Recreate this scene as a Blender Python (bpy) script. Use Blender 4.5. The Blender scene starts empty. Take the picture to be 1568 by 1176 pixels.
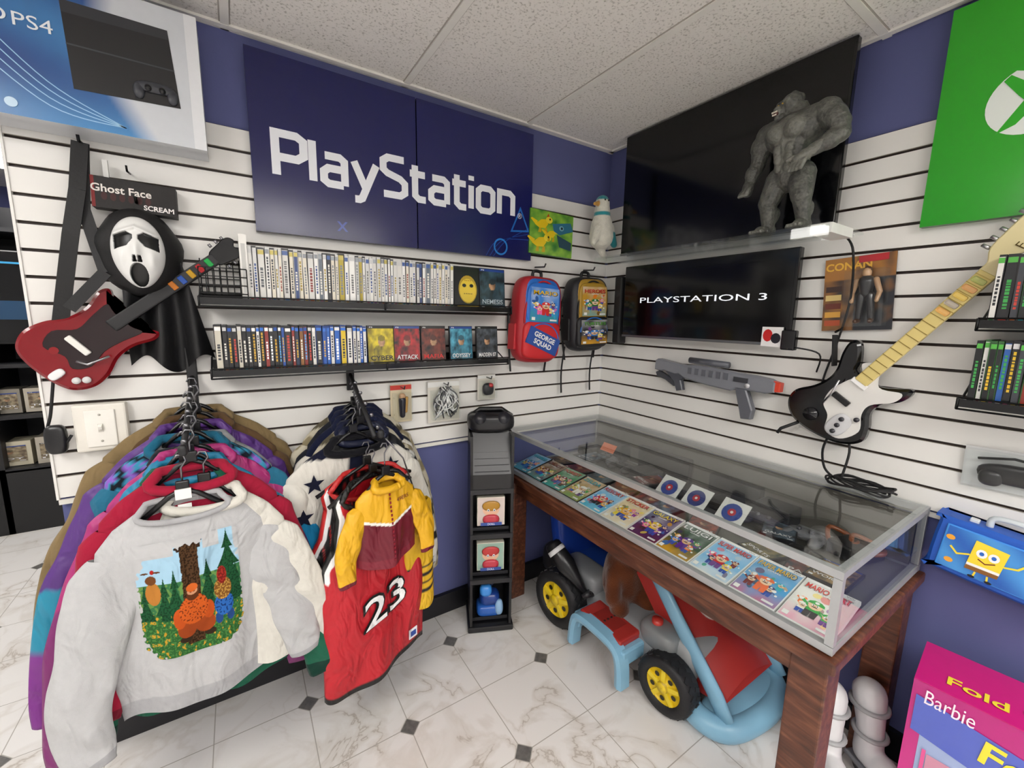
import bpy, bmesh, random
import numpy as np
from math import *
from mathutils import Matrix, Vector, noise

def lin(h):
    if not isinstance(h,str): return h
    h=h.lstrip('#'); r=[int(h[i:i+2],16)/255 for i in (0,2,4)]
    return tuple((c/12.92 if c<=.04045 else ((c+.055)/1.055)**2.4) for c in r)
def mixc(a,b,t):
    a=lin(a);b=lin(b);t=max(0,min(1,t)); return tuple(a[i]*(1-t)+b[i]*t for i in range(3))

# ------------------------------------------------------------------ materials
def newmat(name):
    m=bpy.data.materials.new(name); m.use_nodes=True
    nt=m.node_tree; return m,nt,nt.nodes["Principled BSDF"]
def N(nt,t,**k):
    n=nt.nodes.new(t)
    for a,b in k.items(): setattr(n,a,b)
    return n
def attr_mat(name,rough=.5,metal=0,bump=0,bscale=200,coat=0,var=0,vscale=30,spec=.5,sheen=0,fold=0):
    m,nt,b=newmat(name)
    a=N(nt,"ShaderNodeVertexColor",layer_name="Col")
    out=a.outputs[0]
    tc=N(nt,"ShaderNodeTexCoord")
    if var:
        n=N(nt,"ShaderNodeTexNoise"); n.inputs["Scale"].default_value=vscale; n.inputs["Detail"].default_value=5
        nt.links.new(tc.outputs["Object"],n.inputs["Vector"])
        mr=N(nt,"ShaderNodeMapRange"); mr.inputs[3].default_value=1-var; mr.inputs[4].default_value=1+var
        nt.links.new(n.outputs[0],mr.inputs[0])
        mx=N(nt,"ShaderNodeVectorMath",operation='SCALE'); nt.links.new(out,mx.inputs[0]); nt.links.new(mr.outputs[0],mx.inputs["Scale"]); out=mx.outputs[0]
    nt.links.new(out,b.inputs["Base Color"])
    b.inputs["Roughness"].default_value=rough; b.inputs["Metallic"].default_value=metal
    b.inputs["Coat Weight"].default_value=coat; b.inputs["Specular IOR Level"].default_value=spec
    b.inputs["Sheen Weight"].default_value=sheen
    last=None
    if fold:
        n=N(nt,"ShaderNodeTexNoise"); n.inputs["Scale"].default_value=9; n.inputs["Detail"].default_value=2; n.inputs["Distortion"].default_value=1.2
        mp=N(nt,"ShaderNodeMapping"); mp.inputs["Scale"].default_value=(1.6,1.6,.8); mp.inputs["Rotation"].default_value=(0,.5,0)
        nt.links.new(tc.outputs["Object"],mp.inputs[0]); nt.links.new(mp.outputs[0],n.inputs["Vector"])
        bp=N(nt,"ShaderNodeBump"); bp.inputs["Strength"].default_value=fold; bp.inputs["Distance"].default_value=.03
        nt.links.new(n.outputs[0],bp.inputs["Height"]); last=bp.outputs[0]; nt.links.new(last,b.inputs["Normal"])
    if bump:
        n=N(nt,"ShaderNodeTexNoise"); n.inputs["Scale"].default_value=bscale; n.inputs["Detail"].default_value=4
        nt.links.new(tc.outputs["Object"],n.inputs["Vector"])
        bp=N(nt,"ShaderNodeBump"); bp.inputs["Strength"].default_value=bump; bp.inputs["Distance"].default_value=.003
        if last is not None: nt.links.new(last,bp.inputs["Normal"])
        nt.links.new(n.outputs[0],bp.inputs["Height"]); nt.links.new(bp.outputs[0],b.inputs["Normal"])
    return m
PLAS=attr_mat("plastic",.32,var=.05,vscale=12)
SATIN=attr_mat("satin",.5,var=.06,vscale=20)
PAPER=attr_mat("printed_card",.28,var=.04,vscale=40,coat=.3)
FAB=attr_mat("fabric",.92,bump=.25,bscale=420,var=.08,vscale=60,spec=.15,sheen=.08,fold=.6)
PRINT=attr_mat("fabric_print",.85,var=.05,vscale=60,spec=.15,fold=.6)
NYL=attr_mat("nylon",.5,bump=.3,bscale=60,var=.06,vscale=25,fold=.8)
METAL=attr_mat("metal",.32,metal=1,var=.08,vscale=30)
ALU=attr_mat("brushed_aluminium",.4,metal=.45,var=.08,vscale=30)
GLOSS=attr_mat("gloss",.12,var=.03,vscale=8)
SIGN=attr_mat("sign_gloss",.2,var=.03,vscale=6)
MATTE=attr_mat("matte_wall",.75,bump=.12,bscale=150,var=.04,vscale=3,spec=.3)
SLAT=attr_mat("slat_laminate",.42,var=.04,vscale=4,spec=.4)
GOR=attr_mat("gorilla_rubber",.34,bump=1.0,bscale=120,var=.22,vscale=90)
RUB=attr_mat("rubber",.6,bump=.3,bscale=90,var=.1)
PLUSH=attr_mat("plush",.95,bump=1.0,bscale=180,var=.2,vscale=40,spec=.1,sheen=.4)
def glass_mat():
    m,nt,b=newmat("clear_glass"); nt.nodes.remove(b)
    o=nt.nodes["Material Output"]
    t=N(nt,"ShaderNodeBsdfTransparent"); t.inputs[0].default_value=(.965,.98,.975,1)
    g=N(nt,"ShaderNodeBsdfGlossy"); g.inputs["Roughness"].default_value=.02; g.inputs[0].default_value=(.9,.9,.9,1)
    ge=N(nt,"ShaderNodeNewGeometry"); d=N(nt,"ShaderNodeVectorMath",operation='DOT_PRODUCT')
    nt.links.new(ge.outputs["Normal"],d.inputs[0]); nt.links.new(ge.outputs["Incoming"],d.inputs[1])
    def M(op,a,v=None):
        n=N(nt,"ShaderNodeMath",operation=op); nt.links.new(a,n.inputs[0])
        if v is not None: n.inputs[1].default_value=v
        return n.outputs[0]
    a=M('ABSOLUTE',d.outputs["Value"]); 
    s=N(nt,"ShaderNodeMath",operation='SUBTRACT'); s.inputs[0].default_value=1; nt.links.new(a,s.inputs[1])
    f=M('ADD',M('MULTIPLY',M('POWER',s.outputs[0],5),.75),.035)
    mx=N(nt,"ShaderNodeMixShader"); nt.links.new(f,mx.inputs[0]); nt.links.new(t.outputs[0],mx.inputs[1]); nt.links.new(g.outputs[0],mx.inputs[2])
    nt.links.new(mx.outputs[0],o.inputs[0]); return m
GLASS=glass_mat()
def emit_mat(name,col,s):
    m,nt,b=newmat(name); b.inputs["Base Color"].default_value=(*lin(col),1)
    b.inputs["Emission Color"].default_value=(*lin(col),1); b.inputs["Emission Strength"].default_value=s; return m
LIGHT=emit_mat("diffuser",'#fffcf8',20.5)
LIGHT2=emit_mat("diffuser_dim",'#fffcf8',11)
GLOW=emit_mat("screen_glow",'#e8ecf2',.6)

def wood_mat():
    m,nt,b=newmat("worn_wood"); tc=N(nt,"ShaderNodeTexCoord")
    mp=N(nt,"ShaderNodeMapping"); mp.inputs["Scale"].default_value=(14,2.2,14); nt.links.new(tc.outputs["Object"],mp.inputs[0])
    n=N(nt,"ShaderNodeTexNoise"); n.inputs["Scale"].default_value=4; n.inputs["Detail"].default_value=7; n.inputs["Distortion"].default_value=.4
    nt.links.new(mp.outputs[0],n.inputs[0])
    r=N(nt,"ShaderNodeValToRGB"); e=r.color_ramp.elements; e[0].position=.25; e[0].color=(*lin('#331e15'),1); e[1].position=.8; e[1].color=(*lin('#84543a'),1)
    x=e.new(.5); x.color=(*lin('#5a3120'),1)
    nt.links.new(n.outputs[0],r.inputs[0]); nt.links.new(r.outputs[0],b.inputs["Base Color"]); b.inputs["Roughness"].default_value=.42
    return m
WOOD=wood_mat()

def floor_mat():
    m,nt,b=newmat("marble_vinyl_tile"); tc=N(nt,"ShaderNodeTexCoord"); sp=N(nt,"ShaderNodeSeparateXYZ"); nt.links.new(tc.outputs["Object"],sp.inputs[0])
    def M(op,a,bb=None,c=None):
        n=N(nt,"ShaderNodeMath",operation=op)
        for i,v in enumerate((a,bb,c)):
            if v is None: continue
            if isinstance(v,(int,float)): n.inputs[i].default_value=v
            else: nt.links.new(v,n.inputs[i])
        return n.outputs[0]
    S=.3035
    u=M('DIVIDE',M('ADD',sp.outputs[0],1.094),S); v=M('DIVIDE',M('ADD',sp.outputs[1],.200),S)
    ru=M('ROUND',u); rv=M('ROUND',v)
    fu=M('ABSOLUTE',M('SUBTRACT',u,ru)); fv=M('ABSOLUTE',M('SUBTRACT',v,rv))
    par=M('FLOORED_MODULO',M('ADD',ru,rv),2.0)
    even=M('LESS_THAN',par,.5)
    dia=M('ADD',fu,fv)
    dot=M('MULTIPLY',M('LESS_THAN',dia,.118),even)
    ring=M('MULTIPLY',M('LESS_THAN',dia,.132),even)
    gr=M('LESS_THAN',M('MINIMUM',fu,fv),.0055)
    gr=M('MAXIMUM',gr,ring)
    n1=N(nt,"ShaderNodeTexNoise"); n1.inputs["Scale"].default_value=4.2; n1.inputs["Detail"].default_value=9; n1.inputs["Distortion"].default_value=1.1
    nt.links.new(tc.outputs["Object"],n1.inputs[0])
    ve=M('ABSOLUTE',M('SUBTRACT',n1.outputs[0],.5))
    n3=N(nt,"ShaderNodeTexNoise"); n3.inputs["Scale"].default_value=3; n3.inputs["Detail"].default_value=3; nt.links.new(tc.outputs["Object"],n3.inputs[0])
    ve=M('ADD',ve,M('MULTIPLY',M('MAXIMUM',M('SUBTRACT',.56,n3.outputs[0]),0.0),.35))
    r=N(nt,"ShaderNodeValToRGB"); e=r.color_ramp.elements; e[0].position=0; e[0].color=(*lin('#b5aca2'),1); e[1].position=.013; e[1].color=(*lin('#d6d1cb'),1)
    x=e.new(.09); x.color=(*lin('#e3e0dd'),1)
    nt.links.new(ve,r.inputs[0])
    m1=N(nt,"ShaderNodeMix",data_type='RGBA'); nt.links.new(gr,m1.inputs[0]); nt.links.new(r.outputs[0],m1.inputs[6]); m1.inputs[7].default_value=(*lin('#aaa59d'),1)
    n2=N(nt,"ShaderNodeTexNoise"); n2.inputs["Scale"].default_value=60; nt.links.new(tc.outputs["Object"],n2.inputs[0])
    r2=N(nt,"ShaderNodeValToRGB"); r2.color_ramp.elements[0].color=(*lin('#464545'),1); r2.color_ramp.elements[1].color=(*lin('#7d7a76'),1); nt.links.new(n2.outputs[0],r2.inputs[0])
    m2=N(nt,"ShaderNodeMix",data_type='RGBA'); nt.links.new(dot,m2.inputs[0]); nt.links.new(m1.outputs[2],m2.inputs[6]); nt.links.new(r2.outputs[0],m2.inputs[7])
    nt.links.new(m2.outputs[2],b.inputs["Base Color"]); b.inputs["Roughness"].default_value=.3
    bp=N(nt,"ShaderNodeBump"); bp.invert=True; bp.inputs["Strength"].default_value=.3; bp.inputs["Distance"].default_value=.002
    nt.links.new(gr,bp.inputs["Height"]); nt.links.new(bp.outputs[0],b.inputs["Normal"])
    return m
FLOOR=floor_mat()
def ceil_mat():
    m,nt,b=newmat("acoustic_tile"); tc=N(nt,"ShaderNodeTexCoord")
    n=N(nt,"ShaderNodeTexNoise"); n.inputs["Scale"].default_value=120; n.inputs["Detail"].default_value=4; n.inputs["Roughness"].default_value=.6; nt.links.new(tc.outputs["Object"],n.inputs[0])
    r=N(nt,"ShaderNodeValToRGB"); e=r.color_ramp.elements; e[0].position=.32; e[0].color=(*lin('#bdb8af'),1); e[1].position=.46; e[1].color=(*lin('#f2eee8'),1)
    nt.links.new(n.outputs[0],r.inputs[0]); nt.links.new(r.outputs[0],b.inputs["Base Color"]); b.inputs["Roughness"].default_value=.95
    bp=N(nt,"ShaderNodeBump"); bp.inputs["Strength"].default_value=.6; bp.inputs["Distance"].default_value=.003
    nt.links.new(r.outputs[0],bp.inputs["Height"]); nt.links.new(bp.outputs[0],b.inputs["Normal"]); return m
CEIL=ceil_mat()

# ------------------------------------------------------------------ mesh builder
def cr(pts,n=6,closed=True):
    out=[];L=len(pts); P=[Vector(p) for p in pts]
    rng=range(L) if closed else range(L-1)
    for i in rng:
        if closed: p0,p1,p2,p3=P[i-1],P[i],P[(i+1)%L],P[(i+2)%L]
        else: p0,p1,p2,p3=P[max(i-1,0)],P[i],P[i+1],P[min(i+2,L-1)]
        for k in range(n):
            t=k/n; out.append(.5*((2*p1)+(-p0+p2)*t+(2*p0-5*p1+4*p2-p3)*t*t+(-p0+3*p1-3*p2+p3)*t**3))
    if not closed: out.append(P[-1])
    return out
TXT={}
def textmesh(t):
    if t in TXT: return TXT[t]
    cu=bpy.data.curves.new("t","FONT"); cu.body=t; cu.size=1; cu.align_x='CENTER'; cu.align_y='CENTER'; cu.offset=.012; cu.resolution_u=3
    ob=bpy.data.objects.new("t",cu); bpy.context.collection.objects.link(ob); bpy.context.view_layer.update()
    me=bpy.data.meshes.new_from_object(ob.evaluated_get(bpy.context.evaluated_depsgraph_get()))
    vs=[v.co.copy() for v in me.vertices]; fs=[list(p.vertices) for p in me.polygons]
    bpy.data.objects.remove(ob); bpy.data.curves.remove(cu); bpy.data.meshes.remove(me)
    x0=min(v.x for v in vs);x1=max(v.x for v in vs);y0=min(v.y for v in vs);y1=max(v.y for v in vs)
    vs=[Vector(((v.x-x0)/(x1-x0)-.5,(v.y-y0)/(y1-y0)-.5,0)) for v in vs]; TXT[t]=(vs,fs); return TXT[t]
class MB:
    def __init__(s,*mats): s.v=[];s.f=[];s.c=[];s.mi=[];s.sm=[];s.M=Matrix();s.mats=list(mats) or [PLAS]
    def mid(s,m):
        if m is None: return 0
        if m not in s.mats: s.mats.append(m)
        return s.mats.index(m)
    def add(s,vs,fs,col,mat=None,smooth=False):
        b=len(s.v); vs=[Vector(p) for p in vs]
        s.v+= [tuple(s.M@p) for p in vs]; k=s.mid(mat)
        if not callable(col): col=lin(col)
        for f in fs:
            s.f.append([b+i for i in f]); s.mi.append(k); s.sm.append(smooth)
            s.c.append([lin(col(vs[i])) for i in f] if callable(col) else [col]*len(f))
    def box(s,c,sz,col,mat=None,R=None):
        x,y,z=[q/2 for q in sz]; vs=[Vector((a*x,b*y,d*z)) for a in(-1,1) for b in(-1,1) for d in(-1,1)]
        if R is not None: vs=[R@v for v in vs]
        vs=[v+Vector(c) for v in vs]
        s.add(vs,[(0,1,3,2),(4,6,7,5),(0,4,5,1),(2,3,7,6),(0,2,6,4),(1,5,7,3)],col,mat)
    def bbox(s,c,sz,col,mat=None,bev=.005,seg=2,R=None):
        bm=bmesh.new(); bmesh.ops.create_cube(bm,size=1)
        for v in bm.verts: v.co=Vector((v.co.x*sz[0],v.co.y*sz[1],v.co.z*sz[2]))
        bmesh.ops.bevel(bm,geom=bm.edges[:],offset=bev,segments=seg,affect='EDGES',profile=.5)
        if R is not None: bmesh.ops.transform(bm,matrix=R.to_4x4(),verts=bm.verts)
        bm.verts.index_update()
        s.add([v.co+Vector(c) for v in bm.verts],[[v.index for v in f.verts] for f in bm.faces],col,mat); bm.free()
    def rect(s,x0,y0,x1,y1,z,col,mat=None): s.add([(x0,y0,z),(x1,y0,z),(x1,y1,z),(x0,y1,z)],[(0,1,2,3)],col,mat)
    def poly(s,pts,z,col,mat=None): s.add([(p[0],p[1],z) for p in pts],[list(range(len(pts)))],col,mat)
    def disc(s,cx,cy,rx,ry,z,col,n=18,mat=None,rot=0):
        s.poly([(cx+rx*cos(a)*cos(rot)-ry*sin(a)*sin(rot),cy+rx*cos(a)*sin(rot)+ry*sin(a)*cos(rot)) for a in [2*pi*i/n for i in range(n)]],z,col,mat)
    def prism(s,pts,z0,z1,col,mat=None,bev=0,side=None):
        n=len(pts); P=[Vector((p[0],p[1])) for p in pts]
        area=sum(P[i-1].x*P[i].y-P[i].x*P[i-1].y for i in range(n))
        if area<0: P=P[::-1]
        side=side or col
        if bev:
            Q=[]
            for i in range(n):
                a,b,c=P[i-1],P[i],P[(i+1)%n]; t=(c-a)
                t=t.normalized() if t.length>1e-9 else Vector((1,0)); Q.append(b+Vector((-t.y,t.x))*bev)
            rings=[[(p.x,p.y,z0) for p in Q],[(p.x,p.y,z0+bev) for p in P],[(p.x,p.y,z1-bev) for p in P],[(p.x,p.y,z1) for p in Q]]
        else: rings=[[(p.x,p.y,z0) for p in P],[(p.x,p.y,z1) for p in P]]
        for r in range(len(rings)-1):
            s.add(rings[r]+rings[r+1],[(i,(i+1)%n,n+(i+1)%n,n+i) for i in range(n)],side,mat,False)
        s.add(rings[-1],[list(range(n))],col,mat); s.add(rings[0],[list(range(n))[::-1]],side,mat)
    def tube(s,path,r,n=8,col='#111111',mat=None,closed=False,caps=True,flat=None):
        P=[Vector(p) for p in path]; L=len(P); R=r if isinstance(r,(list,tuple)) else [r]*L
        T=[]
        for i in range(L):
            if closed: t=P[(i+1)%L]-P[i-1]
            else: t=P[min(i+1,L-1)]-P[max(i-1,0)]
            T.append(t.normalized() if t.length>1e-9 else Vector((0,0,1)))
        a=Vector((0,0,1)) if abs(T[0].z)<.9 else Vector((1,0,0))
        nrm=(a-a.dot(T[0])*T[0]).normalized(); vs=[]
        for i in range(L):
            nrm=(nrm-nrm.dot(T[i])*T[i]).normalized(); bn=T[i].cross(nrm)
            for k in range(n):
                an=2*pi*k/n; ra=R[i]; rb=R[i]*(flat or 1)
                vs.append(P[i]+nrm*(cos(an)*ra)+bn*(sin(an)*rb))
        fs=[]
        for i in range(L if closed else L-1):
            j=(i+1)%L
            for k in range(n): fs.append((i*n+k,i*n+(k+1)%n,j*n+(k+1)%n,j*n+k))
        if caps and not closed: fs.append(list(range(n))[::-1]); fs.append([(L-1)*n+k for k in range(n)])
        s.add(vs,fs,col,mat,True)
    def cyl(s,p1,p2,r1,r2=None,n=20,col='#111111',mat=None): s.tube([p1,p2],[r1,r1 if r2 is None else r2],n,col,mat)
    def sup(s,c,sz,col,e=.4,e2=None,nu=24,nv=14,mat=None,R=None):
        e2=e2 or e; f=lambda w,m:(abs(w)**m)*(1 if w>=0 else -1); vs=[];fs=[]
        for j in range(nv+1):
            ph=-pi/2+pi*j/nv
            for i in range(nu):
                th=2*pi*i/nu
                v=Vector((sz[0]/2*f(cos(ph),e2)*f(cos(th),e),sz[1]/2*f(cos(ph),e2)*f(sin(th),e),sz[2]/2*f(sin(ph),e2)))
                if R is not None: v=R@v
                vs.append(v+Vector(c))
        for j in range(nv):
            for i in range(nu): fs.append((j*nu+i,j*nu+(i+1)%nu,(j+1)*nu+(i+1)%nu,(j+1)*nu+i))
        s.add(vs,fs,col,mat,True)
    def grid(s,fn,nu,nv,col,mat=None,smooth=True,flip=False):
        vs=[fn(i/nu,j/nv) for j in range(nv+1) for i in range(nu+1)]
        W=nu+1; fs=[(j*W+i,j*W+i+1,(j+1)*W+i+1,(j+1)*W+i) for j in range(nv) for i in range(nu)]
        if flip: fs=[f[::-1] for f in fs]
        if callable(col):
            b=len(s.v); s.v+=[tuple(s.M@Vector(p)) for p in vs]; k=s.mid(mat)
            cc=[lin(col(i/nu,j/nv)) for j in range(nv+1) for i in range(nu+1)]
            for f in fs: s.f.append([b+q for q in f]); s.mi.append(k); s.sm.append(smooth); s.c.append([cc[q] for q in f])
        else: s.add(vs,fs,col,mat,smooth)
    def lathe(s,prof,n,col,M=None,mat=None,smooth=True):
        vs=[];fs=[]
        for r,z in prof:
            for k in range(n):
                v=Vector((r*cos(2*pi*k/n),r*sin(2*pi*k/n),z)); vs.append(M@v if M else v)
        for i in range(len(prof)-1):
            for k in range(n): fs.append((i*n+k,i*n+(k+1)%n,(i+1)*n+(k+1)%n,(i+1)*n+k))
        if callable(col): 
            b=len(s.v); s.v+=[tuple(s.M@Vector(p)) for p in vs]; kk=s.mid(mat)
            for q,f in enumerate(fs): s.f.append([b+i for i in f]); s.mi.append(kk); s.sm.append(smooth); s.c.append([lin(col(q//n))]*4)
        else: s.add(vs,fs,col,mat,smooth)
    def ribbon(s,pts,w,z,col,mat=None,closed=False):
        P=[Vector(p) for p in pts];L=len(P); A=[];B=[]
        for i in range(L):
            if closed: d1=(P[i]-P[i-1]).normalized(); d2=(P[(i+1)%L]-P[i]).normalized()
            else:
                d2=(P[min(i+1,L-1)]-P[min(i,L-2)]).normalized(); d1=(P[max(i,1)]-P[max(i-1,0)]).normalized()
            n1=Vector((-d1.y,d1.x)); n2=Vector((-d2.y,d2.x)); m=(n1+n2).normalized(); k=w/2/max(.35,m.dot(n1))
            A.append(P[i]+m*k);B.append(P[i]-m*k)
        for i in range(L if closed else L-1):
            j=(i+1)%L; s.add([(B[i].x,B[i].y,z),(B[j].x,B[j].y,z),(A[j].x,A[j].y,z),(A[i].x,A[i].y,z)],[(0,1,2,3)],col,mat)
    def ftext(s,t,w,h,cx,cy,z,col,rot=0):
        vs,fs=textmesh(t); o=[]
        for v in vs: a=v.x*w;b=v.y*h; o.append((a*cos(rot)-b*sin(rot)+cx,a*sin(rot)+b*cos(rot)+cy,z))
        s.add(o,fs,col)
    def text(s,t,size,col,z=.001,cx=0,cy=0,sx=1,ext=0.0,off=0,mat=None,fit=None,shear=0,rot=0,fn=None):
        cu=bpy.data.curves.new("t","FONT"); cu.body=t; cu.size=size; cu.align_x='CENTER'; cu.align_y='CENTER'; cu.offset=off; cu.extrude=ext; cu.shear=shear; cu.resolution_u=3
        ob=bpy.data.objects.new("t",cu); bpy.context.collection.objects.link(ob); bpy.context.view_layer.update()
        me=bpy.data.meshes.new_from_object(ob.evaluated_get(bpy.context.evaluated_depsgraph_get()))
        vs=[v.co.copy() for v in me.vertices]; fs=[list(p.vertices) for p in me.polygons]
        bpy.data.objects.remove(ob); bpy.data.curves.remove(cu); bpy.data.meshes.remove(me)
        if not vs: return
        if fit:
            w=max(v.x for v in vs)-min(v.x for v in vs); sx=fit/w
        mx=(max(v.x for v in vs)+min(v.x for v in vs))/2; my=(max(v.y for v in vs)+min(v.y for v in vs))/2
        o=[]
        for v in vs:
            a=(v.x-mx)*sx; b=(v.y-my); a,b=a*cos(rot)-b*sin(rot),a*sin(rot)+b*cos(rot)
            p=Vector((a+cx,b+cy,v.z+z)); o.append(fn(p) if fn else p)
        s.add(o,fs,col,mat)
    def cap(s,p1,r1,p2,r2,col='#333333',n=12):
        p1=Vector(p1);p2=Vector(p2); d=(p2-p1); L=d.length or 1e-6; d=d/L; path=[];R=[]
        for k in range(5): a=pi/2*(1-k/4); path.append(p1-d*r1*sin(a)); R.append(max(1e-4,r1*cos(a)))
        for k in range(5): a=pi/2*k/4; path.append(p2+d*r2*sin(a)); R.append(max(1e-4,r2*cos(a)))
        s.tube(path,R,n,col)
    def mesh(s,name):
        me=bpy.data.meshes.new(name); V=np.array(s.v); c=(V.min(0)+V.max(0))/2; c[2]=V[:,2].min()
        me.from_pydata([tuple(q) for q in (V-c)],[],s.f)
        for m in s.mats: me.materials.append(m)
        me.polygons.foreach_set("material_index",s.mi); me.polygons.foreach_set("use_smooth",s.sm)
        ca=me.color_attributes.new("Col",'FLOAT_COLOR','CORNER')
        flat=[]
        for cc in s.c:
            for q in cc: flat+= [q[0],q[1],q[2],1.0]
        ca.data.foreach_set("color",flat); me.update(); return me,c
    def done(s,name,parent=None,keep=False):
        me,c=s.mesh(name)
        o=bpy.data.objects.new(name,me); bpy.context.collection.objects.link(o)
        if keep:
            for v in me.vertices: v.co+=Vector(c)
        else: o.location=c
        if parent: o.parent=parent
        return o
def FL(x,z,off,rot=0): return Matrix(((1,0,0,x),(0,0,-1,-off),(0,1,0,z),(0,0,0,1)))@Matrix.Rotation(rot,4,'Z')
def FR(y,z,off,rot=0): return Matrix(((0,0,-1,-off),(-1,0,0,y),(0,1,0,z),(0,0,0,1)))@Matrix.Rotation(rot,4,'Z')
def T(x,y,z): return Matrix.Translation((x,y,z))
def RZ(a): return Matrix.Rotation(a,4,'Z')
def RX(a): return Matrix.Rotation(a,4,'X')
def RY(a): return Matrix.Rotation(a,4,'Y')

def organic(name,build,M,mat,colfn,voxel=.006,sm=4):
    mb=MB(mat); build(mb)
    me=bpy.data.meshes.new("tmp"); me.from_pydata(mb.v,[],mb.f)
    ob=bpy.data.objects.new("tmp",me); bpy.context.collection.objects.link(ob)
    r=ob.modifiers.new("r",'REMESH'); r.mode='VOXEL'; r.voxel_size=voxel; r.use_smooth_shade=True
    k=ob.modifiers.new("s",'SMOOTH'); k.factor=.5; k.iterations=sm
    bpy.context.view_layer.update()
    m2=bpy.data.meshes.new_from_object(ob.evaluated_get(bpy.context.evaluated_depsgraph_get()))
    vs=[v.co.copy() for v in m2.vertices]; fs=[list(p.vertices) for p in m2.polygons]
    bpy.data.objects.remove(ob); bpy.data.meshes.remove(me); bpy.data.meshes.remove(m2)
    o=MB(mat); o.M=M; o.add(vs,fs,colfn,None,True); return o

BR=['#e23b2e','#f2b21c','#2d7fd3','#39a84a','#f4f1e8','#8e44ad','#ff7a1a','#18b7c9','#f06aa8','#1d2a6b','#f8e04a','#7a1f1f','#cfd6db','#111418']
WORDS=["PARTY","RACERS","SPORTS","WORLD","GALAXY","HEROES","ARCADE","JUNGLE","KINGDOM","STRIKERS","SUPER","RALLY"]
def cover(mb,w,h,seed,bg=None,title=None,top=None,z=.0006,main=None,word=None):
    r=random.Random(seed); bg=bg or r.choice(BR); main=main or r.choice([c for c in BR if c!=bg]); b2=r.choice(BR)
    title=title or r.choice([c for c in BR if c!=bg])
    mb.grid(lambda u,v:(-w/2+w*u,-h/2+h*v,z),12,16,lambda u,v:mixc(bg,b2 if v<.35 else '#f8f8f8',(.55*(1-v*2) if v<.35 else .35*(v-.35))+.35*noise.noise(Vector((u*4,v*5,seed*1.7)))),smooth=False)
    for i in range(9):
        a=r.uniform(0,pi); mb.disc(r.uniform(-.4,.4)*w,r.uniform(-.42,.22)*h,w*r.uniform(.04,.12),h*r.uniform(.03,.08),z+.0004+i*.0001,mixc(r.choice(BR),bg,.35),10,rot=a)
    def fig(x,y,k,main,zz):
        ov=r.choice(['#2450b0','#6a3a8a','#2a2a2e','#2450b0',main])
        mb.poly([(x-w*.13*k,y-h*.22*k),(x-w*.02*k,y-h*.22*k),(x,y-h*.1*k),(x+w*.02*k,y-h*.22*k),(x+w*.13*k,y-h*.22*k),(x+w*.14*k,y-h*.02*k),(x+w*.08*k,y+h*.01*k),(x-w*.08*k,y+h*.01*k),(x-w*.14*k,y-h*.02*k)],zz,ov)
        mb.poly([(x-w*.14*k,y-h*.07*k),(x+w*.14*k,y-h*.07*k),(x+w*.12*k,y),(x-w*.12*k,y)],zz+.0001,main)
        for a_,b_ in ((-.33,.1),(.30,-.08)):
            mb.poly([(x+w*k*.11*(1 if a_>0 else -1),y),(x+w*a_*k,y+h*b_*k),(x+w*(a_*.85)*k,y+h*(b_+.05)*k),(x+w*k*.07*(1 if a_>0 else -1),y+h*.03*k)],zz-.0001,main); mb.disc(x+w*a_*.95*k,y+h*(b_+.02)*k,w*.05*k,h*.035*k,zz+.0001,'#f4f4f2',10)
        sk=r.choice(['#f2c79c','#e8b98a','#f4d0a8'])
        mb.disc(x,y+h*.07*k,w*.14*k,h*.095*k,zz+.0002,sk,16)
        mb.poly([(x-w*.17*k,y+h*.10*k),(x+w*.17*k,y+h*.10*k),(x+w*.15*k,y+h*.15*k),(x+w*.07*k,y+h*.19*k),(x-w*.07*k,y+h*.19*k),(x-w*.15*k,y+h*.15*k)],zz+.0004,main)
        mb.disc(x,y+h*.15*k,w*.045*k,h*.028*k,zz+.0005,'#f4f4f2',10)
        for sx in (-1,1):
            mb.disc(x+sx*w*.045*k,y+h*.08*k,w*.028*k,h*.026*k,zz+.0005,'#ffffff',8); mb.disc(x+sx*w*.04*k,y+h*.078*k,w*.014*k,h*.016*k,zz+.0006,'#101010',8)
        mb.disc(x,y+h*.055*k,w*.035*k,h*.022*k,zz+.0006,mixc(sk,'#c07050',.4),8); mb.disc(x,y+h*.035*k,w*.07*k,h*.012*k,zz+.0007,'#3a2416',8)
    fig(-.30*w,-.02*h,.45,r.choice(BR),z+.0011); fig(.30*w,.0*h,.45,r.choice(BR),z+.0011)
    fig(r.uniform(-.28,-.16)*w,-.16*h,.62,r.choice(BR),z+.0016); fig(r.uniform(.16,.28)*w,-.20*h,.62,r.choice(BR),z+.0018)
    fig(r.uniform(-.05,.05)*w,-.10*h,.95,main,z+.0022)
    wd=word or WORDS[seed%len(WORDS)]
    mb.ftext(wd,w*.88,h*.135,w*.008,h*.343,z+.0030,mixc(bg,'#101018',.75)); mb.ftext(wd,w*.84,h*.12,0,h*.35,z+.0033,title)
    mb.ftext("GAME",w*.3,h*.04,0,h*.255,z+.0033,'#f8f8f8')
    if top: mb.rect(-w/2,h*.44,w/2,h/2,z+.0026,top); mb.ftext("Wii",w*.16,h*.032,w*.36,h*.47,z+.0030,'#7d8288')
    mb.rect(-w*.45,-h*.47,-w*.33,-h*.38,z+.0032,'#f4f4f0'); mb.rect(w*.2,-h*.47,w*.45,-h*.42,z+.0032,'#e8e8e8')
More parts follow.
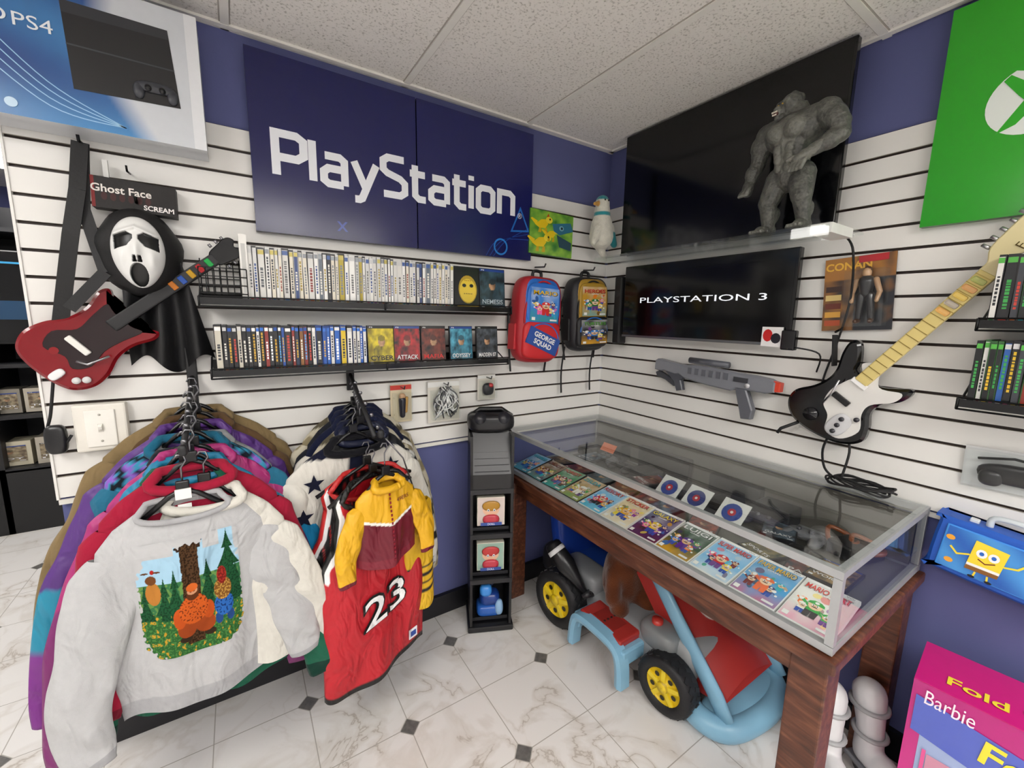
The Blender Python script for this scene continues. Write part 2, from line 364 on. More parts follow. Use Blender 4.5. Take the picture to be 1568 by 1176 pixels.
def darkcover(mb,w,h,seed,bg,acc,word,title='#e8e8e8',z=.0015):
    r=random.Random(seed)
    def f(u,v):
        n_=noise.noise(Vector((u*5,v*6,seed)))+.5*noise.noise(Vector((u*13,v*15,seed+3)))
        c=mixc(bg,acc,.35+.7*n_+.25*(1-abs(u-.5)*2)); 
        X=(u-.5);Y=v-.5
        if Y<.02 and abs(X)<.30-.25*max(0,Y+.08)*4 and Y>-.5: c=mixc('#14161a',acc,.30+.35*n_+.2*(X>0))
        if (X/.13)**2+((Y-.10)/.12)**2<1: c=mixc('#d0a47c','#4a2e20',.4+X*3+.5*n_)
        if (X/.145)**2+((Y-.19)/.075)**2<1: c=mixc('#1a1412',acc,.25)
        return c
    mb.grid(lambda u,v:(-w/2+w*u,-h/2+h*v,z),34,46,f,smooth=False)
    mb.ftext(word,w*.86,h*.12,.0005,-h*.305,z+.0003,'#08080a'); mb.ftext(word,w*.84,h*.115,0,-h*.30,z+.0006,title)
    mb.rect(-w/2,h*.44,w/2,h/2,z+.0004,'#1a3f8c' if seed%2 else '#141416'); mb.ftext("PS",w*.12,h*.03,-w*.38,h*.47,z+.0008,'#ffffff')
    mb.rect(-w*.45,-h*.47,-w*.34,-h*.40,z+.0006,'#f0f0f0'); mb.rect(w*.28,-h*.47,w*.45,-h*.43,z+.0006,'#d8d8d8')

# ------------------------------------------------------------------ ROOM
BLUE='#5f6493'; WHITE='#ebe9e5'
m=MB(FLOOR); m.grid(lambda u,v:(-5+5.1*u,-4.6+7.8*v,0),2,2,'#ffffff',smooth=False); m.done("floor",keep=True)
m=MB(CEIL,SATIN); m.add([(-5,-4.6,2.44),(.1,-4.6,2.44),(.1,3.2,2.44),(-5,3.2,2.44)],[(0,3,2,1)],'#dddddd')
tc='#f0ede6'; td='#b0aaa0'
def tbar(c,sx,sy):
    w_=.008
    m.box((c[0],c[1],2.4390),(sx+(w_ if sx<sy else 0),sy+(w_ if sy<sx else 0),.0024),td,SATIN); m.box((c[0],c[1],2.4365),(sx,sy,.006),tc,SATIN)
for i in range(-0,9): tbar((-.583-.6085*i,-.7),.024,7.8)
for j in range(-3,3): tbar((-2.45,-1.2+1.217*j),5.1,.024)
m.box((-.011,-2.2,2.436),(.022,4.6,.008),tc,SATIN)
m.box((-1.17,-.011,2.436),(2.34,.022,.008),tc,SATIN)
m.done("ceiling",keep=True)
def slatwall(mb,M,w):
    """local X along the wall, Y up, Z out of wall"""
    mb.M=M; z0=.916; n=16; st=1.2192/n
    prof=[]
    for i in range(n):
        a=z0+i*st; g=.0048
        prof+= [(a,-.011),(a+g,-.011),(a+g,0),(a+st-g,0),(a+st-g,-.011)]
    prof.append((z0+1.2192,-.011)); 
    for i in range(len(prof)-1):
        a,b=prof[i],prof[i+1]
        inner=(a[1]<0 and b[1]<0); ed=(a[1]!=b[1])
        c='#2c1d16' if inner else ('#cfc9be' if ed else WHITE)
        mb.add([(0,a[0],a[1]),(w,a[0],a[1]),(w,b[0],b[1]),(0,b[0],b[1])],[(0,1,2,3)],c,SLAT)
m=MB(MATTE,SLAT)
m.box((-1.17+.06,.075,1.22),(2.34+.12,.126,2.44),BLUE)
slatwall(m,FL(-2.34,0,0),2.34); m.M=Matrix()
m.box((-2.343,.06,1.526),(.006,.13,1.22),WHITE,SLAT)
m.done("wall_back",keep=True)
m=MB(MATTE,SLAT); m.box((.075,-2.27,1.22),(.126,4.66,2.44),BLUE)
slatwall(m,FR(0,0,0),4.55); m.done("wall_right",keep=True)
m=MB(MATTE); m.box((-2.45,-4.65,1.22),(5.1,.1,2.44),'#d8d8d8'); m.done("wall_front",keep=True)
m=MB(MATTE); m.box((-5.05,-.7,1.22),(.1,7.9,2.44),'#d4d4d4'); m.done("wall_left",keep=True)
m=MB(MATTE); m.box((-2.45,3.25,1.22),(5.1,.1,2.44),BLUE); m.done("wall_far",keep=True)
m=MB(SATIN); m.box((-1.17,-.006,.909),(2.34,.012,.014),'#e9e6df'); m.done("trim_1",keep=True)
m=MB(SATIN); m.box((-.006,-2.27,.909),(.012,4.5,.014),'#e9e6df'); m.done("trim_2",keep=True)
m=MB(SATIN); m.box((-1.17,-.001,.052),(2.34,.022,.104),'#15151a'); m.done("baseboard_back",keep=True)
m=MB(SATIN); m.box((-.001,-2.27,.052),(.022,4.5,.104),'#15151a'); m.done("baseboard_right",keep=True)

for (x,y) in ((-1.8,-3.02),(-3.0,-1.82),(-3.65,.6),(-.9,-3.6),(-3.0,1.9)):
    m=MB(LIGHT if y<0 else LIGHT2,SATIN); m.box((x,y,2.431),(1.14 if y<-2 else .56,.56 if y<-2 else 1.14,.006),'#ffffff')
    w,h=(1.2,.6) if y<-2 else (.6,1.2)
    for a in (-1,1): m.box((x+a*w/2,y,2.428),(.03,h+.03,.018),'#e6e4de',SATIN); m.box((x,y+a*h/2,2.428),(w+.03,.03,.018),'#e6e4de',SATIN)
    m.done("ceiling_light",keep=True)

# ------------------------------------------------------------------ SIGN
m=MB(SIGN,PLAS,SATIN)
m.M=FL(-1.753,1.797,.002)
for k in range(2):
    x0=k*.597
    m.box((x0+.296,.296,.014),(.592,.592,.028),'#14163c')
    m.grid(lambda u,v:(x0+.592*u,.592*v,.0285),12,12,lambda u,v:mixc('#171950','#1f2360',(u+k)*.5*v+.2))
LET={'P':([[(0,0),(0,1.42),(.5,1.42),(.66,1.28),(.66,.78),(.5,.62),(.10,.62)]],.87),
'l':([[(0,1.42),(0,0)]],.27),
'a':([[(.04,1),(.42,1),(.54,.88),(.54,0)],[(.50,.0),(.12,0),(0,.12),(0,.42),(.12,.56),(.50,.56)]],.8),
'y':([[(0,1),(.31,.02)],[(.62,1),(.2,-.34),(.12,-.40),(0,-.40)]],.82),
'S':([[(.62,1.42),(.14,1.42),(0,1.28),(0,.95),(.12,.82),(.5,.66),(.64,.5),(.64,.14),(.5,0),(0,0)]],.88),
't':([[(.08,1.34),(.08,.14),(.2,0),(.42,0)],[(-.08,1),(.4,1)]],.6),
'i':([[(0,1),(0,0)],[(0,1.22),(0,1.42)]],.27),
'o':([[(.12,0),(.44,0),(.56,.14),(.56,.86),(.44,1),(.12,1),(0,.86),(0,.14)]],.82),
'n':([[(0,0),(0,1),(.42,1),(.55,.86),(.55,0)]],.78)}
tot=sum(LET[c][1] for c in "PlayStation"); sc=1.03/tot; x=.075; hs=.098; zz=.0295
for c in "PlayStation":
    st,adv=LET[c]
    for q in st:
        zz+=.00012
        m.ribbon([(x+p[0]*sc,.200+p[1]*hs) for p in q],.0275,zz,'#eceef4',closed=(c=='o'))
    x+=adv*sc
m.text("®",.035,'#eceef4',.0305,1.115,.205)
m.text("x",.08,'#3a4fa8',.0292,.29,.05)
m.ribbon([(1.01+.035*cos(a),.05+.035*sin(a)) for a in [2*pi*i/24 for i in range(24)]],.008,.0292,'#2f7fd0',closed=True)
m.ribbon([(1.07,.13),(1.12,.24),(1.17,.14)],.008,.0292,'#2b6cc0',closed=True)
for i in range(3): m.ribbon(cr([(.93+i*.02,0.003),(1.0+i*.02,.08),(1.185,.1+.03*i)],6,False),.003,.0291,'#274a9e')
m.done("video_game_logo_sign")

# ------------------------------------------------------------------ console box
m=MB(PAPER,PLAS); m.M=FL(-2.46,2.005,.0)
m.box((.293,.185,.062),(.586,.37,.116),'#c9ccd1')
def bc(u,v):
    b=mixc('#103a80','#4a94cf',min(1,max(0,.25+1.1*(u-.25)*(1-v)+.25*sin(9*v+4*u))))
    ed=.60+.22*max(0,(.50-v))
    return mixc(b,'#d0d4da',(u-ed+.04*sin(v*3))/.10)
m.grid(lambda u,v:(.586*u,.37*v,.1205),90,60,bc,smooth=False)
for i in range(4): m.ribbon(cr([(.1,.26-.03*i),(.25,.10-.02*i),(.40,.02)],8,False),.0025,.121,'#9cc9ea')
m.rect(.556,0,.586,.37,.1212,'#e6e8ec')
m.poly([(.293,.310),(.515,.310),(.530,.105),(.300,.095)],.1215,'#15161a')
m.poly([(.293,.310),(.515,.310),(.517,.285),(.294,.28)],.122,'#2b2d33')
m.ribbon([(.296,.205),(.523,.205)],.004,.1222,'#3d4046')
m.text("PS4",.046,'#eef3f8',.1222,.238,.232,sx=1.15)
m.disc(.178,.235,.014,.014,.1222,'#eef3f8'); m.disc(.178,.235,.008,.010,.1224,'#2a5aa0',12)
m.disc(.178,.03,.012,.012,.1222,'#bcd8ee')
m.M=m.M@T(.475,.145,.124); 
m.sup((0,0,0),(.09,.03,.012),'#34363d',.8,nu=18,nv=8,mat=PLAS); m.sup((-.038,-.015,0),(.026,.045,.012),'#34363d',.9,nu=12,nv=8,mat=PLAS); m.sup((.038,-.015,0),(.026,.045,.012),'#34363d',.9,nu=12,nv=8,mat=PLAS)
for a in(-.016,.016): m.cyl((a,-.006,0),(a,-.006,.01),.008,col='#101114',mat=PLAS,n=10)
m.done("game_console_retail_box")

# ------------------------------------------------------------------ guitar controller builder
def ext(mb,pts,z0,z1,col,bev=.006,mat=None): mb.prism([(p[0],p[1]) for p in pts],z0,z1,col,mat,bev)
m=MB(GLOSS,PLAS,SATIN,RUB); ang=radians(39)
m.M=FL(-2.205,1.42,.03,ang)@Matrix.Scale(.90,4)
half=[(.105,.032),(.125,.05),(.155,.085),(.16,.105),(.13,.112),(.07,.092),(.01,.095),(-.05,.122),(-.11,.128),(-.16,.098),(-.178,.04)]
sg=[(x*.95,y*.93) for x,y in half]+[(x*.95,-y*.93) for x,y in half[::-1]]
S=cr(sg,5); ext(m,S,0,.045,'#80121c',.009)
pg=cr([(.11,.03),(.115,.060),(.06,.055),(.0,.046),(-.05,.078),(-.10,.055),(-.085,0),(-.1,-.04),(-.06,-.065),(0,-.050),(.06,-.055),(.12,-.065),(.11,-.03)],4)
ext(m,pg,.045,.048,'#241619',.001)
m.bbox((.27,0,.045),(.40,.042,.022),'#17171a',bev=.005,mat=SATIN)
hs_=cr([(.46,.022),(.50,.034),(.545,.038),(.56,.018),(.545,0),(.56,-.018),(.545,-.038),(.50,-.034),(.46,-.022)],4); ext(m,hs_,.035,.055,'#141416',.003)
for i,c in enumerate(['#1fa04a','#b2232a','#c09419','#2450a8','#c06f1a']): m.bbox((.44-.035*i,0,.057),(.018,.030,.009),c,bev=.003)
for i in range(3):
    for q in(-1,1): m.cyl((.485+.024*i,q*.038,.045),(.485+.024*i,q*.05,.045),.005,n=8,col='#9a9aa0',mat=METAL)
m.bbox((-.035,.005,.053),(.02,.075,.014),'#e8e6e0',bev=.004)
m.tube([(-.075,-.03,.055),(-.06,-.055,.06),(.0,-.07,.062)],.004,8,'#b0b0b4',METAL)
for p in ((-.12,-.075),(-.10,-.09)): m.cyl((*p,.045),(*p,.056),.011,col='#d8d8d8',n=14)
m.sup((-.14,-.03,.05),(.045,.026,.018),'#e9e9ea',.7,mat=PLAS)
m.disc(-.09,.03,.012,.012,.0495,'#8a1a20',12)
m.M=Matrix()
def strap(mb,pts,w,col,mat=None):
    P=[Vector(p) for p in pts]
    for i in range(len(P)-1):
        a,b=P[i],P[i+1]; d=(b-a).normalized(); n=d.cross(Vector((0,1,0))).normalized()*w/2
        t=Vector((0,.002,0))
        mb.add([a-n-t,a+n-t,b+n-t,b-n-t,a-n+t,a+n+t,b+n+t,b-n+t],[(0,1,2,3),(7,6,5,4),(0,4,5,1),(1,5,6,2),(2,6,7,3),(3,7,4,0)],col,mat)
strap(m,[(-2.176,-.05,1.985),(-2.19,-.07,1.85),(-2.215,-.08,1.72),(-2.27,-.06,1.45)],.036,'#0c0c0e',RUB)
strap(m,[(-2.172,-.045,1.985),(-2.185,-.06,1.8),(-2.15,-.09,1.62),(-2.235,-.1,1.51)],.03,'#0f0f12',RUB)
m.tube([(-2.176,-.012,1.99),(-2.176,-.06,1.985),(-2.176,-.065,2.0)],.004,8,'#2a2a2c',METAL)
m.tube(cr([(-2.30,-.05,1.31),(-2.32,-.04,1.2),(-2.335,-.03,1.14),(-2.31,-.05,1.09),(-2.28,-.05,1.13)],6,False),.004,6,'#0e0e10',RUB)
m.sup((-2.315,-.045,1.12),(.05,.03,.09),'#17171a',.6,mat=PLAS)
m.done("guitar_game_controller")

# ------------------------------------------------------------------ ghost mask with hood
m=MB(RUB,PLAS); cx,cz=-2.065,1.685
def hood(u,v):
    a=2*pi*u; r=sin(v*pi/2)
    return (cx-.005+ (.105+.004*sin(7*a))*r*cos(a), -.03-.10*cos(v*pi/2)**.8, cz+.0+.135*r*sin(a)+.0)
m.grid(hood,40,12,'#0b0b0d',flip=True)
def cloak(u,v):
    w=.075+.035*v; x=cx+.02+(u-.5)*2*w+.03*v
    z=cz-.02-.33*v+ .03*sin(u*9)*v
    return (x,-.035-.02*sin(u*14+v*3)*(.4+v)-.025*(1-v),z)
m.grid(cloak,40,24,'#0c0c0f')
def face(px,pz):
    return .062*(1-.30*max(0,-pz)**1.5-.10*max(0,pz)**2)*sqrt(max(0,1-abs(pz)**2.6))
def fdark(X,Z):
    for s in(-1,1):
        a=X*s
        if 0.006<a<.051:
            top=.056-.42*(a-.02) if a>.02 else .056-.6*(.02-a)
            bot=.016-.42*(a-.02) if a>.02 else .016+1.4*(.02-a)
            if bot<Z<top: return 1
    if abs(X)<.013 and -.030<Z<-.010 and abs(abs(X)-.006)<.0045-.1*(Z+.02): return 1
    if abs(Z+.066)<.034:
        w=.021*(1-((Z+.066)/.034)**2)**.5
        if abs(X)<w: return 1
    return 0
def fp(u,v):
    pz=v*2-1; w=face(0,pz); X=w*(2*u-1); Z=.103*pz
    k=max(0,1-(2*u-1)**2)*max(0,1-pz*pz)
    d=.045*k**.5+.010*exp(-((X/.010)**2))*exp(-((Z)/.03)**2)
    if fdark(X,Z): d-=.014
    b=.007*exp(-((Z-.070+.45*abs(X))/.006)**2)*(1 if abs(X)<.05 else 0)+.006*exp(-((abs(X)-.036)/.009)**2)*exp(-((Z+.022)/.02)**2)
    return (cx+X,-.118-d-b,cz+Z-.005)
def fc(u,v):
    pz=v*2-1; w=face(0,pz); X=w*(2*u-1); Z=.103*pz
    return '#08080a' if fdark(X,Z) else '#e4e4e2'
m.grid(fp,110,150,fc,PLAS)
m.tube([(cx,-.012,cz+.16),(cx,-.06,cz+.15),(cx,-.07,cz+.165)],.004,8,'#222222',METAL)
m.done("ghost_costume_mask")
m=MB(RUB); m.M=FL(-2.067,1.852,.0,-.03); m.box((0,0,.03),(.196,.088,.05),'#14100f'); m.grid(lambda u,v:(-.098+.196*u,-.044+.088*v,.0555),4,4,'#110c0c',smooth=False)
m.rect(-.098,-.044,-.09,.044,.0557,'#7c1515')
m.text("Ghost Face",.030,'#e9e2dc',.0562,-.03,.012,off=.0006); m.text("SCREAM",.020,'#f2ecea',.0562,.055,-.028,off=.0005)
for i in range(6): m.disc(-.07+.02*i,-.01,.007,.012,.0561,'#3a1010',9)
m.M=Matrix(); m.tube([(-2.08,-.0,1.93),(-2.08,-.05,1.925),(-2.08,-.055,1.94)],.003,6,'#222222',METAL); m.box((-2.13,-.035,1.92),(.012,.01,.06),'#ddddda')
m.done("costume_box")
m=MB(SATIN,PLAS); m.M=FL(-2.215,1.143,.0); m.bbox((0,0,.02),(.125,.15,.036),'#e8e4da',bev=.006); m.bbox((0,-.002,.041),(.072,.118,.006),'#f0ede5',bev=.003)
m.box((0,0,.0445),(.012,.026,.003),'#cfcbc0'); m.box((0,.004,.049),(.009,.012,.014),'#f5f2ea',R=Matrix.Rotation(.5,3,'X'))
for a in(-.042,.042): m.cyl((0,a,.043),(0,a,.0455),.0035,col='#b8b5aa',n=10)
m.done("light_switch")

# ------------------------------------------------------------------ shelves + games
def shelf(name,x0,x1,z,dep,FRM,lip=.022,wire=None):
    m=MB(SATIN,METAL,GLOSS); m.M=FRM
    m.box(((x0+x1)/2,z-.002,dep/2),(x1-x0,.004,dep),'#1a1a1c')
    m.box(((x0+x1)/2,z+lip/2-.006,dep+.002),(x1-x0,lip,.004),'#0f0f11',GLOSS)
    m.box(((x0+x1)/2,z+.02,.004),(x1-x0,.04,.004),'#151517')
    m.tube([(x0,z+.02,dep+.006),(x1,z+.02,dep+.006)],.003,6,'#0c0c0e')
    m.tube([(x0,z-.012,dep+.006),(x1,z-.012,dep+.006)],.003,6,'#0c0c0e')
    for x in (x0,(x0+x1)/2,x1): m.tube([(x,z+.05,.006),(x,z+.05,.02),(x,z-.012,dep+.006),(x,z+.02,dep+.006)],.003,6,'#0c0c0e')
    if wire:
        a,b=wire
        for i in range(8):
            x=a+(b-a)*i/7; m.tube([(x,z,dep),(x,z+.11,dep),],.0018,6,'#0c0c0e'); m.tube([(x,z,0.01),(x,z+.15,.01)],.0018,6,'#0c0c0e')
        for k in range(4): zz=z+.03+.027*k; m.tube([(b,zz,dep),(a,zz,dep),(a,zz,.01),(b,zz,.01)],.0018,6,'#0c0c0e')
    return m.done(name)
def spines(name,FRM,x0,x1,z,h,dep,pal,seed,th=.0142,covers=(),cw=.13):
    r=random.Random(seed); m=MB(PAPER,PLAS); m.M=FRM; x=x0
    while x<x1-th:
        t=th*r.choice([1,1,1,1,1.6,.75]); u=(x-x0)/(x1-x0)
        c=pal(u,r); hh=h*r.uniform(.975,1.005); dz=r.uniform(-.005,.005)
        case=c[0]; sp=c[1]
        ln=r.uniform(-.02,.02)
        R=Matrix.Rotation(ln,3,'Z')
        m.box((x+t/2,z+hh/2,dep/2+.004+dz),(t*.94,hh,dep-.012),case,PLAS,R=R)
        zf=dep-.002+dz+.0004
        m.rect(x+t*.12,z+.006,x+t*.88,z+hh-.006,zf,sp)
        a=hh*r.uniform(.2,.3); b=hh*r.uniform(.6,.82); y=a
        while y<b:
            l=r.uniform(.004,.010); m.rect(x+t*.32,z+y,x+t*.68,z+y+l,zf+.0003,c[2]); y+=l+r.uniform(.0015,.004)
        m.rect(x+t*.12,z+hh*.88,x+t*.88,z+hh-.008,zf+.0004,c[3]); m.rect(x+t*.2,z+hh*.05,x+t*.8,z+hh*.10,zf+.0004,r.choice(BR))
        x+=t
    for i,(cx_,st) in enumerate(covers):
        m.M=FRM@T(cx_,z+h/2,dep*.75+.006*i)@RX(-.08)
        m.box((0,0,-.005),(cw,h,.012),'#1c1c20',PLAS)
        if st.get('mask'):
            m.rect(-cw*.47,-h*.47,cw*.47,h*.47,.002,'#0d0d0f')
            m.disc(0,-.005,.046,.062,.003,'#b8982a',22); m.disc(0,-.010,.041,.052,.0032,'#e6c73a',22)
            for a in(-.018,.018): m.disc(a,.012,.010,.008,.004,'#111111',10)
            for a in range(5): m.disc(-.018+.009*a,-.024,.0025,.0025,.004,'#111111',6)
            for a in range(4): m.disc(-.013+.009*a,.034,.0022,.0022,.004,'#8a1a10',6)
            m.rect(-cw*.4,-h*.45,cw*.4,-h*.41,.003,'#c9a92a')
        else: darkcover(m,cw*.96,h*.97,seed+i*7+3,**st)
    return m.done(name)
F0=FL(0,0,0)
shelf("wire_game_shelf",-1.93,-.745,1.54,.135,F0,wire=(-1.925,-1.795))
shelf("wire_game_shelf",-1.915,-.758,1.303,.135,F0)
def palW(u,r):
    if r.random()<.76: c=r.choice(['#e6e4df','#d9d7d2','#efeeea','#cfcfcc','#e0d8c6'])
    else: c=r.choice(['#b9a52e','#222327','#5d6774','#8a3a2f','#24407a','#6c6e70','#3a3b3f'])
    return ('#cfcfcd' if r.random()<.6 else '#232427',c,r.choice(['#3a3d45','#8a2f2a','#a08a2e','#2b4a8a','#55585e','#7a8086','#6c6c6c']) if c[1]>'a' else '#e6e3d8',r.choice(['#9aa0a6','#8c9096','#c8b85a','#c8c8c8','#3a5a9a']))
def palK(u,r):
    if u<.2: c=r.choice(['#16181f','#1c2c52','#1a1a1d','#8e2020','#c9c3b4','#2a5a9c','#0f0f12','#d9c23a','#101014'])
    elif u<.62: c=r.choice(['#17171b','#2a2a30','#1c4a9c','#8e2a22','#e4e2dc','#8a5a2a','#101013','#27364f','#101013','#2c2c30'])
    else: c=r.choice(['#2464c0','#e8e6e0','#dcdcd8','#e0c22a','#2b6bd0','#1f57ae','#d9d6cc','#1d2638'])
    case='#1b3f86' if u>.5 and r.random()<.5 else '#17181c'
    return (case,c,r.choice(['#e6e3d8','#c33c2c','#d0a22a','#ffffff','#59a6e0']) if c[1]<'a' else '#33363c',r.choice(['#2f6fd0','#c9c9c9','#f0f0f0','#1c50a8']))
spines("game_case_row",F0,-1.79,-1.03,1.541,.19,.13,palW,3,covers=[(-.955,dict(mask=1)),(-.83,dict(bg='#101820',acc='#3a5a6a',word='NEMESIS',title='#b8c8d0'))],cw=.135)
spines("game_case_row",F0,-1.90,-1.40,1.304,.165,.13,palK,5,th=.0138,covers=[(-1.345,dict(bg='#8a7a10',acc='#f0da2e',word='CYBER',title='#1a1a1e')),(-1.240,dict(bg='#1a1416',acc='#c3202a',word='ATTACK')),(-1.125,dict(bg='#1a1416',acc='#8a3a2c',word='MAFIA',title='#d82828')),(-.995,dict(bg='#16485c',acc='#5ab0cc',word='ODYSSEY')),(-.865,dict(bg='#15181c',acc='#5a626c',word='MADDEN 07',title='#f0f0f0'))],cw=.112)
m=MB(PAPER,PLAS); m.M=F0@T(-1.80,1.545,.07)
m.box((0,.11,0),(.022,.22,.12),'#e9e7e2'); m.rect(-.006,.03,.006,.19,.0605,'#c0c0bc'); m.done("game_case")

FRR=FR(0,0,0)
def palX(u,r):
    c=r.choice(['#1b1c20','#e2e0da','#d9a81e','#2a5fae','#101114','#8b2a1f','#3a3d44','#cfcac0','#e2e0da'])
    return ('#2c5a2c' if r.random()<.6 else '#1b1b1e',c,r.choice(['#f0efe8','#e0b92a','#3aa34a','#c23a2a']) if c[1]<'c' else '#2a2c30',r.choice(['#52b043','#52b043','#d8d8d8']))
shelf("wire_game_shelf",1.545,2.2,1.51,.14,FRR); shelf("wire_game_shelf",1.535,2.2,1.29,.14,FRR)
spines("game_case_row",FRR,1.56,2.15,1.513,.185,.135,palX,11)
spines("game_case_row",FRR,1.55,2.15,1.293,.18,.135,palX,12)

m=MB(SIGN); m.M=FR(-1.365,1.81,.0); m.box((.3,.3,.015),(.6,.6,.03),'#0f6b12'); m.grid(lambda u,v:(.6*u,.6*v,.0305),8,8,lambda u,v:mixc('#1d9a1c','#46c22e',.5*u+.4*v))
cx_,cy_,k_=.19,.300,.60
m.disc(cx_,cy_,.15*k_,.15*k_,.0312,'#e9f0ea',40)
for a in (1,-1):
    m.poly([(cx_+k_*p[0],cy_+k_*p[1]) for p in [(a*.105,-.125),(a*.03,.0),(-a*.02,.06),(-a*.085,.12),(-a*.105,.10),(-a*.05,.02),(a*.045,-.10)]],.032+.0002*a,'#2fae24')
m.poly([(cx_+k_*p[0],cy_+k_*p[1]) for p in [(-.09,.14),(0,.10),(.09,.14),(.03,.155),(-.03,.155)]],.0325,'#2fae24')
m.text("XBOX",.10,'#e9f0ea',.0312,.42,.30,off=.002)
m.done("green_logo_sign")

# ------------------------------------------------------------------ TVs
m=MB(GLOSS,PLAS,SATIN); m.M=FR(-.20,1.845,.0)
m.box((.48,.29,.03),(.35,.3,.06),'#1a1a1c',SATIN)
m.bbox((.48,.291,.085),(.962,.585,.03),'#0b0b0d',bev=.004); m.rect(.010,.016,.952,.575,.1006,'#07080b')
m.box((.48,.004,.1),(.96,.012,.006),'#1c1d20',PLAS)
m.done("wall_mounted_tv")
m=MB(GLOSS,PLAS,SATIN,GLOW); m.M=FR(-.235,1.425,.0)@T(0,0,0)
m.box((.42,.18,.03),(.3,.2,.06),'#1a1a1c',SATIN)
m.bbox((.415,.178,.078),(.83,.365,.03),'#0d0d0f',bev=.004); m.rect(.012,.022,.818,.348,.0936,'#060709')
m.box((.415,.002,.09),(.83,.010,.008),'#8f9298',METAL)
m.text("PLAYSTATION 3",.038,'#e8ecf2',.0945,.42,.185,fit=.62,mat=GLOW)
m.box((.77,.03,.105),(.075,.075,.006),'#e8e6e6',PAPER,); m.disc(.755,.035,.018,.024,.1085,'#c22b2b',12); m.disc(.785,.025,.018,.02,.1088,'#24242c',12); m.bbox((.83,.02,.1),(.05,.075,.03),'#151518',bev=.006)
m.done("wall_mounted_tv")
m=MB(SATIN); m.M=FR(-.205,1.43,.02); m.bbox((-.02,.13,.04),(.05,.36,.06),'#1a1a1d',bev=.008); m.disc(-.02,.22,.018,.018,.0705,'#2c2c30',16); m.disc(-.02,.08,.018,.018,.0705,'#2c2c30',16); m.done("speaker_bar")
m=MB(GLASS,SATIN); m.M=FR(-.21,1.815,0); m.box((.5,0,.15),(1.02,.008,.27),'#ffffff'); m.box((.5,-.022,.286),(1.02,.04,.005),'#ffffff')
m.box((.985,-.012,.20),(.06,.03,.16),'#e6e6e2',SATIN)
m.done("acrylic_wall_shelf")
m=MB(RUB,PLAS); m.tube(cr([(-.10,-1.20,1.80),(-.14,-1.24,1.74),(-.05,-1.22,1.6),(-.02,-1.19,1.45),(-.02,-1.16,1.3),(-.02,-1.15,1.15)],6,False),.0035,6,'#111113')
m.tube(cr([(-.1,-1.08,1.42),(-.08,-1.16,1.4),(-.03,-1.14,1.33)],6,False),.003,6,'#111113'); m.done("power_cable")

# ------------------------------------------------------------------ gorilla
def gor(mb):
    c=mb.cap
    c((0,.185,0),.050,(0,.25,.0),.054); c((0,.25,0),.056,(0,.325,.0),.070)
    c((-.035,.33,.0),.060,(.035,.33,.0),.060); c((-.075,.352,0),.042,(.075,.352,0),.042)
    c((-.032,.327,.048),.033,(-.028,.322,.048),.033); c((.032,.327,.048),.033,(.028,.322,.048),.033); c((0,.37,-.01),.045,(0,.39,.0),.038)
    for k in(-1,1):
        c((k*.020,.272,.046),.017,(k*.020,.266,.046),.017); c((k*.018,.242,.044),.016,(k*.018,.236,.043),.016); c((k*.016,.212,.042),.015,(k*.016,.206,.04),.015)
    c((-.012,.412,.012),.034,(-.012,.42,.015),.034); c((-.005,.437,.0),.022,(-.012,.450,.008),.013)
    c((-.044,.424,.036),.0085,(-.004,.426,.046),.0085); c((-.034,.402,.036),.017,(-.040,.398,.044),.015)
    c((-.030,.383,.036),.013,(-.040,.379,.043),.010); c((.020,.41,.0),.010,(.024,.412,.0),.008)
    c((-.038,.412,.048),.007,(-.042,.406,.053),.007)
    for k in(-1,1):
        c((k*.038,.185,0),.044,(k*.058,.11,.018),.033); c((k*.058,.118,.024),.026,(k*.058,.108,.026),.024); c((k*.058,.11,.018),.030,(k*.062,.035,.0),.022); c((k*.058,.075,-.010),.026,(k*.06,.06,-.008),.024)
        c((k*.062,.02,-.012),.020,(k*.068,.014,.035),.017)
        for t in range(4): c((k*.068+(t-1.5)*.011,.011,.04),.008,(k*.068+(t-1.5)*.013,.009,.058),.007)
        c((k*.05,.013,.02),.009,(k*.035,.009,.04),.007)
    c((-.098,.352,0),.040,(-.122,.295,-.002),.032); c((-.118,.325,.004),.034,(-.12,.315,.004),.034); c((-.122,.295,-.002),.030,(-.128,.262,.0),.025); c((-.128,.26,0),.027,(-.138,.20,.02),.019); c((-.134,.235,.012),.027,(-.136,.225,.014),.025)
    c((-.139,.185,.026),.020,(-.138,.165,.032),.019)
    for t in range(4): c((-.154+t*.011,.165,.040),.0075,(-.152+t*.010,.150,.052),.007)
    c((-.12,.175,.04),.008,(-.122,.16,.052),.007)
    c((.098,.355,0),.043,(.135,.31,-.002),.034); c((.122,.335,.002),.036,(.128,.325,.002),.035); c((.135,.31,0),.032,(.148,.275,.0),.026); c((.148,.272,.005),.027,(.095,.235,.045),.020); c((.130,.26,.018),.029,(.122,.254,.024),.027)
    c((.08,.225,.055),.019,(.062,.212,.065),.017)
    for t in range(4): c((.052+t*.012,.205,.07),.0075,(.046+t*.012,.180,.078),.0065)
    c((.05,.222,.07),.008,(.036,.214,.078),.007)
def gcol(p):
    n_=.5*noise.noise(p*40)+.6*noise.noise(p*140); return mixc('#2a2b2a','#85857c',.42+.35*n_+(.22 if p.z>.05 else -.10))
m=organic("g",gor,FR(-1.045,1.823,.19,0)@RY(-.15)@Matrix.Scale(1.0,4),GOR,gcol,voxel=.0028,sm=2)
k=m.mid(PLAS)
m.sup((-.040,.391,.056),(.022,.013,.012),'#4a0f0c',.9,nu=12,nv=8,mat=PLAS)
for t in range(4): m.box((-.047+t*.005,.3955,.0615),(.0035,.005,.003),'#eee9d8',PLAS)
